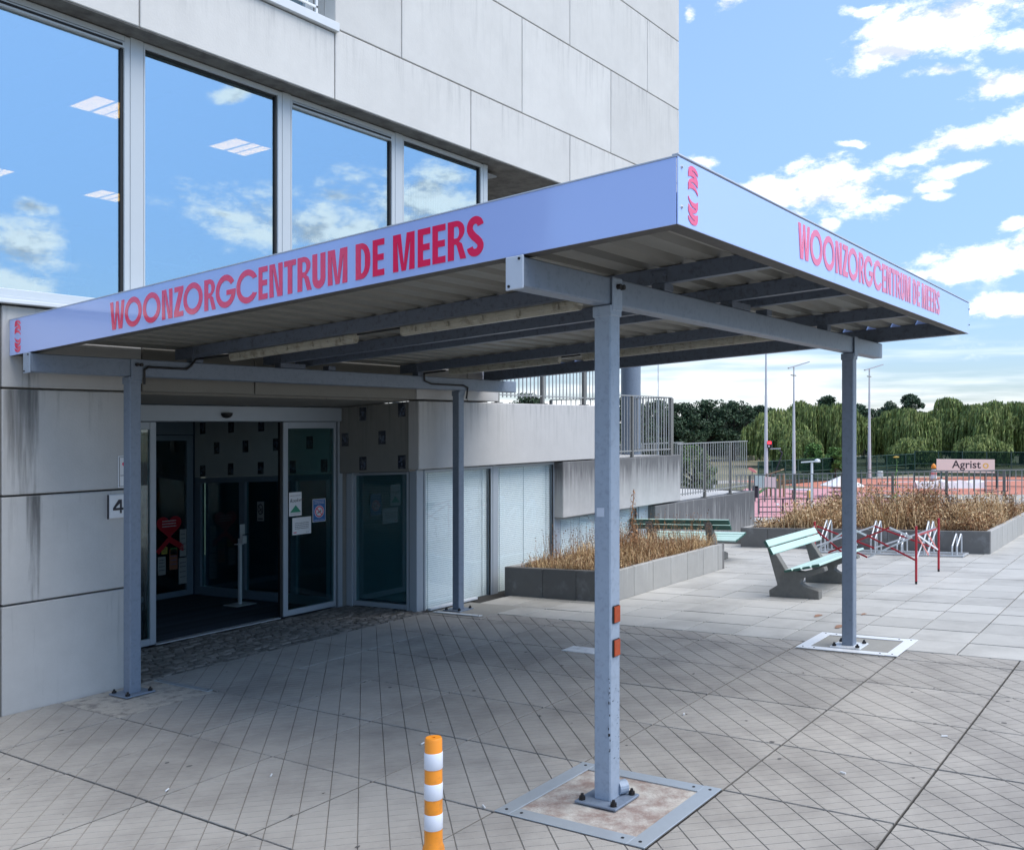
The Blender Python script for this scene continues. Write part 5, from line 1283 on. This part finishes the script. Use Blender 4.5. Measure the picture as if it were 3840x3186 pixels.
for b in (19.05, 19.72, 20.36): m = MB(False); m.box(52.36, 52.44, b, b+.07, ZG, -1.5); m.build('post', 'post', t)
t = thing('parasol', 'wide white and orange striped parasol over a picnic table', 'parasol', (59.01, 17.0, ZG), slope=False)
m = MB(False); m.cyl((59.01, 17.0, ZG), (59.01, 17.0, -1.7), .03, n=8); m.build('pole', 'wood', t)
for k in range(16):
    a0, a1 = 2*math.pi*k/16, 2*math.pi*(k+1)/16; m = MB(False); r_ = 1.4
    m.add([(59.01, 17, -1.72), (59.01+r_*math.cos(a0), 17+r_*math.sin(a0), -2.38), (59.01+r_*math.cos(a1), 17+r_*math.sin(a1), -2.38), (59.01, 17, -1.75), (59.01+r_*math.cos(a0), 17+r_*math.sin(a0), -2.44), (59.01+r_*math.cos(a1), 17+r_*math.sin(a1), -2.44)], [(0, 1, 2), (5, 4, 3), (1, 4, 5, 2)])
    m.build('canopy_panel', 'white' if k % 2 else 'banner', t)
def picnic(label, u, v, mt='wood'):
    t = thing('picnic_table', label, 'table', (u, v, ZG), slope=False)
    m = MB(False); m.box(u-.3, u+.3, v-.7, v+.7, -2.62, -2.57); m.build('table_top', 'white' if mt == 'w' else 'wood', t)
    for s_ in (-.6, .6): m = MB(False); m.box(u+s_-.1, u+s_+.1, v-.7, v+.7, -2.87, -2.83); m.build('seat', 'wood', t)
    for s_ in (-.5, .5): m = MB(False); m.box(u-.6, u+.6, v+s_-.03, v+s_+.03, -2.87, -2.92); m.box(u-.04, u+.04, v+s_-.03, v+s_+.03, ZG, -2.62); m.build('leg', 'post', t)
picnic('picnic table under the striped parasol', 59.2, 17.1); picnic('picnic table beside the yellow bin', 56.3, 18.9, 'w')
m = MB(False); m.lathe((55.74, 18.05, ZG), [(.13, 0), (.15, .4), (.15, .55), (.10, .62)], 14); tag(m.build('litter_bin', 'yellow'), 'small yellow litter bin in the playground', 'bin')
# lighthouse-like figure, tarps, goal, banner
t = thing('toy_lighthouse', 'small white banded play lighthouse with an orange top', 'playground', (73.39, 14.42, ZG), slope=False)
m = MB(False); m.lathe((73.39, 14.42, ZG), [(.27, 0), (.17, 1.35)], 18); m.build('tower', 'white', t, smooth=True)
for z in (.35, .95): m = MB(False); m.lathe((73.39, 14.42, ZG+z), [(.28-z*.07, 0), (.27-z*.08, .2)], 18); m.build('band', 'salmon', t)
m = MB(False); m.lathe((73.39, 14.42, ZG+1.45), [(.17, 0), (.19, .08), (.15, .25), (.03, .36)], 14); m.build('cap', 'orange', t)
for k, (a, lb_) in enumerate(((0, 'left white tarpaulin heap on the red court'), (1, 'right white tarpaulin heap on the red court'))):
    m = MB(False); r_ = random.Random(k); u, v = 71.35+k*1.5, 13.81-k*1.9; vs = []
    for i in range(9):
        for j in range(4): vs.append((u+(i-4)*.22+r_.uniform(-.05, .05), v-(i-4)*.27+r_.uniform(-.05, .05)+j*.12, [ZG+.0, ZG+.45, ZG+.62, ZG+.1][j]+r_.uniform(-.12, .12)*(j > 0)))
    m.add(vs, [(i*4+j, i*4+4+j, i*4+5+j, i*4+1+j) for i in range(8) for j in range(3)]); tag(m.build('tarpaulin', 'white'), lb_, 'tarpaulin')
t = thing('goal', 'black metal goal frame at the edge of the red court', 'goal', (70.8, 9.4, ZG), slope=False)
for (a, b) in (((69.12, 10.11), (71.37, 9.0)), ((70.1, 11.0), (72.3, 9.9))):
    for z in (ZG+.05, ZG+1.25): m = MB(False); m.bar((*a, z), (*b, z), .06, .05); m.build('rail', 'ink', t)
    for p in (a, b): m = MB(False); m.box(p[0]-.03, p[0]+.03, p[1]-.03, p[1]+.03, ZG, ZG+1.28); m.build('post', 'ink', t)
# dark posts on the court
def farfence(label, A, B, z1, n, mt='mesh', mats=True, nm='fence', zb=ZG):
    t = thing(nm, label, 'fence', ((A[0]+B[0])/2, (A[1]+B[1])/2, ZG), slope=False)
    for z in (z1, (z1+zb)/2, zb+.15): m = MB(False); m.bar((*A, z), (*B, z), .05, .04); m.build('rail', mt, t)
    for k in range(n+1):
        f = k/n; u, v = A[0]+(B[0]-A[0])*f, A[1]+(B[1]-A[1])*f; m = MB(False); m.box(u-.04, u+.04, v-.04, v+.04, ZG, z1+.03); m.build('post', mt, t)
    if mats: m = MB(False); m.bar((A[0]+.06, A[1]+.06, (z1+zb)/2), (B[0]+.06, B[1]+.06, (z1+zb)/2), (z1-zb), .012); m.build('mesh_panel', 'screen', t)
    return t
M['screen'] = glassmat('green_windbreak', (.62, .70, .68), 0.0, 1.0, (.02, .06, .05))
_n = M['screen'].node_tree; _d = _n.nodes.new('ShaderNodeBsdfDiffuse'); _d.inputs[0].default_value = (.02, .05, .042, 1)
for l_ in list(_n.links):
    if l_.to_node.type == 'MIX_SHADER' and l_.to_socket == l_.to_node.inputs[2]: _n.links.remove(l_)
    elif l_.to_node.type == 'MIX_SHADER' and l_.to_socket == l_.to_node.inputs[0]: _n.links.remove(l_)
_mx = [x for x in _n.nodes if x.type == 'MIX_SHADER'][0]; _mx.inputs[0].default_value = .28; _n.links.new(_d.outputs[0], _mx.inputs[2])
farfence('tall dark green screen fence behind the banner', (88.43, 19.33), (93.6, 6.0), -.91, 7)
farfence('lower dark green mesh fence in front of the willows', (65.28, 25.33), (91.61, 20.08), -1.25, 14)
farfence('green mesh fence on the near side of the red court', (70.2, 19.0), (77.5, 5.0), -1.9, 8, mats=False)
farfence('black railing by the pink court', (44.5, 17.0), (52.0, 9.0), -2.35, 8, 'ink', False)
m = MB(False); m.bar((86.4, 17.0, -2.11), (88.4, 12.6, -2.11), 1.2, .06); bn = tag(m.build('banner', 'banner'), 'pale pink advertising banner with dark lettering at the sports court', 'banner')
dd = Vector((88.4-86.4, 12.6-17.0, 0)).normalized(); nn_ = Vector((-dd.y, dd.x, 0)) * -1
if nn_.dot(Vector((-1, -.6, 0))) < 0: nn_ = -nn_
o_ = Vector((86.4, 17.0, -2.30)) + nn_*.034 + dd*1.30
text('lettering', 'Agrist', .98, (tuple(o_), tuple(dd), (0, 0, 1), tuple(nn_)), 'ink', bn, bold=.012)
text('lettering', 'o', .98, (tuple(o_+dd*2.52), tuple(dd), (0, 0, 1), tuple(nn_)), 'yellow', bn, bold=.012)
t = thing('angled_lamp', 'thin dark bent pole with a flat lamp head before the willows', 'lamp post', (56.9, 20.8, ZG), slope=False)
m = MB(False); m.tube([(56.9, 20.8, ZG), (56.9, 20.75, -1.5), (57.05, 20.35, -.25), (57.0, 20.55, -.05)], .045, 8); m.build('pole', 'ink', t)
m = MB(False); m.bar((56.85, 21.1, .02), (57.0, 20.45, .05), .05, .2); m.build('lamp_head', 'galv', t)
for k, (x, y, h, lb_) in enumerate(((62.3, 27.9, 1.3, 'grey'), (66.9, 24.9, 1.1, 'blue'), (84.5, 21.5, .9, 'white'))):
    m = MB(False); m.box(x-.25, x+.25, y-.3, y+.3, ZG, ZG+h*.6, .03); tag(m.build('equipment_box', {'grey': 'galv', 'blue': 'bluep', 'white': 'white'}[lb_]), lb_+' equipment box on the far side of the playground', 'box')
# ================================================================== trees
def mesh_cards(name, arr, mi, mats, parent, origin):
    n = len(arr); me = bpy.data.meshes.new(name)
    co = (arr.reshape(-1, 3)-np.array(origin)).astype(np.float32)
    me.vertices.add(n*4); me.vertices.foreach_set('co', co.ravel())
    me.loops.add(n*4); me.loops.foreach_set('vertex_index', np.arange(n*4, dtype=np.int32))
    me.polygons.add(n); me.polygons.foreach_set('loop_start', np.arange(0, n*4, 4, dtype=np.int32)); me.polygons.foreach_set('loop_total', np.full(n, 4, dtype=np.int32))
    for k in mats: me.materials.append(M[k])
    me.polygons.foreach_set('material_index', mi.astype(np.int32)); me.update(calc_edges=True); me.validate()
    o = bpy.data.objects.new(name, me); COL.objects.link(o); ORG[o.name] = tuple(origin)
    o.parent = parent; o.location = (0, 0, 0) if tuple(origin) == ORG[parent.name] else Vector(origin)-Vector(ORG[parent.name]); return o
def trunk(t, u, v, z0, z1, r, rs, limbs=5, spread=1.5):
    r_ = random.Random(rs); m = MB(False); m.cyl((u, v, z0), (u+.1, v, z0+(z1-z0)*.5), r, r*.7, 8); m.cyl((u+.1, v, z0+(z1-z0)*.5), (u, v, z1), r*.7, r*.2, 8); m.build('trunk', 'bark', t)
    m = MB(False)
    for k in range(limbs):
        f = r_.uniform(.3, .8); a = r_.uniform(0, 6.28); b = (u+.06, v, z0+(z1-z0)*f); c = (u+spread*math.cos(a), v+spread*math.sin(a), b[2]+spread*r_.uniform(.4, .9)); m.cyl(b, c, r*.4, r*.12, 6)
    m.build('limb', 'bark', t)
def willow(label, u, v, rad, ztop, rs):
    t = thing('willow_tree', label, 'tree', (u, v, ZG), 'weeping willows beyond the sports court', slope=False)
    g_ = np.random.default_rng(rs); H_ = ztop-ZG; trunk(t, u, v, ZG, ZG+H_*.7, .3, rs, 6, rad*.5)
    nl = 24; th = g_.uniform(0, 6.28, nl); rr_ = rad*np.sqrt(g_.random(nl))*.78; lz = ZG+H_*(.93-.50*(rr_/rad)**1.6)+g_.uniform(-.45, .15, nl)*H_*.3; lr = rad*g_.uniform(.18, .40, nl); lit = g_.uniform(.0, .95, nl)
    lz = np.minimum(lz, ztop-.12*H_)
    A, MI = [], []
    for i in range(nl):
        cx, cy = u+rr_[i]*math.cos(th[i]), v+rr_[i]*math.sin(th[i]); ns = int(150*(lr[i]/rad/.36))
        a = g_.uniform(0, 6.28, ns); f = np.sqrt(g_.random(ns))*(1+.22*np.sin(3*a+i)+.12*np.sin(7*a+2*i)); f = np.clip(f, 0, 1.0); x0 = cx+lr[i]*f*np.cos(a); y0 = cy+lr[i]*f*np.sin(a); z0 = lz[i]+lr[i]*.62*np.sqrt(1-f*f*.98)+g_.normal(0, .10, ns)
        ln = g_.uniform(.35, .95, ns)*(z0-ZG)*np.clip(.35+f*.6, 0, 1); ln = np.minimum(ln, z0-ZG-.25)
        seg = 9; w = g_.uniform(.04, .085, ns); out = .22*lr[i]*f
        px, py, pz = x0, y0, z0; wa = g_.uniform(0, 3.14, ns)
        for k in range(seg):
            fr = (k+1)/seg; nx = x0+np.cos(a)*out*min(1, fr*2)+g_.normal(0, .03, ns); ny = y0+np.sin(a)*out*min(1, fr*2)+g_.normal(0, .03, ns); nz_ = z0-ln*fr+.05*(1-fr)
            ww = w*g_.uniform(.5, 1.6, ns); dx, dy = np.cos(wa)*ww, np.sin(wa)*ww
            A.append(np.stack([np.stack([px-dx, py-dy, pz], 1), np.stack([px+dx*.3, py+dy*.3, pz+.05], 1), np.stack([nx+dx, ny+dy, nz_], 1), np.stack([nx-dx*.3, ny-dy*.3, nz_-.05], 1)], 1))
            MI.append((g_.random(ns) < lit[i]*(1-fr*.8)).astype(int)); px, py, pz = nx, ny, nz_; wa = wa+g_.normal(0, .5, ns)
    A = np.concatenate(A); MI = np.concatenate(MI)
    mesh_cards('crown', A, MI, ['willow', 'willow_l'], t, ORG[t.name])
def broad(nm, label, u, v, rad, ztop, rs, mats, z0=ZG, grp=None, dens=1., leaf=.17, shape=.62, cat='tree'):
    t = thing(nm, label, cat, (u, v, z0), grp, slope=False); g_ = np.random.default_rng(rs); H_ = ztop-z0
    trunk(t, u, v, z0, z0+H_*.8, .05*H_*.6+.04, rs, 8, rad*.75)
    nb = int(46*dens); A, MI = [], []
    for i in range(nb):
        a = g_.uniform(0, 6.28); zz_ = g_.uniform(.22, .94); prof = math.sin(min(1, max(0, (zz_-.12)/.88))**shape*math.pi)**.6
        r0 = rad*prof*g_.uniform(.35, 1.0); cx, cy, cz = u+r0*math.cos(a), v+r0*math.sin(a), z0+H_*zz_; br = rad*g_.uniform(.20, .34)
        n = int(190*dens**.5); d = g_.normal(size=(n, 3)); d /= np.linalg.norm(d, axis=1)[:, None]; rr_ = br*g_.uniform(.55, 1.08, n)[:, None]
        p = np.array([cx, cy, cz])+d*rr_*np.array([1, 1, .75]); p[:, 2] = np.minimum(p[:, 2], ztop+.05+np.abs(g_.normal(0, .3, n))*(g_.random(n)<.3))
        A.append(cards(p[:, 0], p[:, 1], p[:, 2], leaf*g_.uniform(.5, 1.2, n), rs*50+i, .8)); MI.append((g_.random(n) < .25+.2*(zz_ > .7)).astype(int) if len(mats) > 1 else np.zeros(n))
    mesh_cards('crown', np.concatenate(A), np.concatenate(MI), mats, t, ORG[t.name])
WL = [(97.16, 36.09, 3.6, 3.3, 'leftmost weeping willow, behind the tall mast with the red box'), (107.21, 35.98, 3.7, 4.71, 'weeping willow just left of the far right post'), (107.53, 32.19, 3.5, 4.31, 'weeping willow directly behind the far right post'), (112.99, 28.2, 2.5, 3.42, 'narrow dark willow right of the right floodlight mast'),
 (108.32, 24.42, 3.1, 3.89, 'willow second right of the right floodlight mast'), (120.62, 24.65, 3.0, 3.84, 'willow in the dip left of the highest round willow'), (117.97, 21.5, 3.3, 4.94, 'high round topped willow above the banner left half'), (113.7, 17.19, 3.5, 4.44, 'broad willow above the banner right half'),
 (122.63, 15.23, 3.3, 5.18, 'willow at the right edge of the photo'), (120.65, 11.19, 3.5, 4.66, 'willow just outside the right edge'), (92.86, 31.81, 2.5, 1.06, 'low young willow in front between the left masts'), (99.92, 22.32, 2.6, -.0, 'low willow right of the right floodlight mast'), (104.21, 16.54, 2.8, .2, 'low willow behind the banner')]
for i, (u, v, r_, z, lb_) in enumerate(WL): willow(lb_, u, v, r_, z, 100+i)
DL = [(103.74, 50.7, 3.4, 4.2, 'first'), (107.44, 49.07, 3.7, 4.6, 'second'), (111.4, 47.1, 3.7, 4.5, 'third'), (116.38, 45.42, 2.9, 4.2, 'fourth'), (127.31, 55.87, 4.6, 4.4, 'rear'), (122.0, 50.0, 3.6, 3.6, 'sixth')]
for i, (u, v, r_, z, k) in enumerate(DL): broad('dark_tree', f'dark dense tree, {k} from the left beyond the lowest terrace railing' if k != 'rear' else 'dark tree behind the others beyond the lowest terrace railing', u, v, r_, z, 200+i, ['leaf', 'leaf'], grp='dark trees beyond the terrace', leaf=.2)
DL2 = [(99.2, 51.77, 3.0, 4.42, 'right of the round column'), (94.41, 53.19, 2.8, 4.77, 'behind the round column'), (91.61, 56.96, 2.8, 3.65, 'behind the highest railing, right'), (87.83, 58.68, 2.6, 3.29, 'behind the highest railing, middle'), (83.8, 60.76, 2.9, 5.2, 'behind the highest railing, left')]
for i, (u, v, r_, z, k) in enumerate(DL2): broad('dark_tree', f'dark tree seen {k}', u, v, r_, z, 230+i, ['leaf', 'leaf'], grp='dark trees beyond the terrace', leaf=.2)
DL3 = [(127.1, 39.39, 3.1, 5.6, 'dark treetop over the willows left of the far right post'), (127.68, 35.25, 3.0, 4.3, 'dark tree in the gap beside the right floodlight mast'), (133.82, 38.72, 2.3, 4.88, 'dark pointed treetop right of the far right post'), (144.4, 32.88, 2.3, 6.3, 'dark treetop standing highest above the willows'), (142.21, 35.82, 2.6, 4.9, 'dark tree behind the narrow willow'), (150.94, 15.7, 3.0, 5.3, 'dark tree peeping over the right willows')]
for i, (u, v, r_, z, lb_) in enumerate(DL3): broad('dark_tree', lb_, u, v, r_, z, 250+i, ['leaf', 'leaf'], grp='dark trees behind the willows', leaf=.2)
broad('young_tree', 'bright green young tree behind the slim white street lamp', 77.76, 25.31, 1.15, -.02, 270, ['leaf2', 'leaf2'], leaf=.13, shape=.5)
broad('young_tree', 'bright green young tree just left of the far right post', 76.89, 23.12, .95, -.25, 271, ['leaf2', 'leaf2'], leaf=.13, shape=.5)
broad('shrub', 'pale leaved shrub behind the lowest terrace railing', 16.6, 7.5, .55, 1.32, 280, ['leaf3', 'leaf2'], z0=-.6, leaf=.032, dens=.8, cat='shrub')
broad('shrub', 'lower pale leaved shrub right of the first, behind the railing', 18.3, 8.0, .45, .85, 281, ['leaf3', 'leaf2'], z0=-.6, leaf=.032, dens=.6, cat='shrub')
g_ = np.random.default_rng(77); n = 26000
a = g_.uniform(0, 1, n); u = 118+70*a; v = 70-78*a+g_.normal(0, 3, n); z = ZG+np.abs(g_.normal(0, 1.5, n)); 
m = MB(False); m.quads(cards(u, v, z, g_.uniform(.15, .35, n), 7)); stuff(tag(m.build('undergrowth', 'leaf'), 'dark hedge and undergrowth along the far edge of the park', 'hedge'))
# ================================================================== scale the whole place to metres
for o in list(scene.objects):
    if o.parent is None and o.type in ('MESH', 'EMPTY'):
        o.location = o.location*K; o.scale = o.scale*K
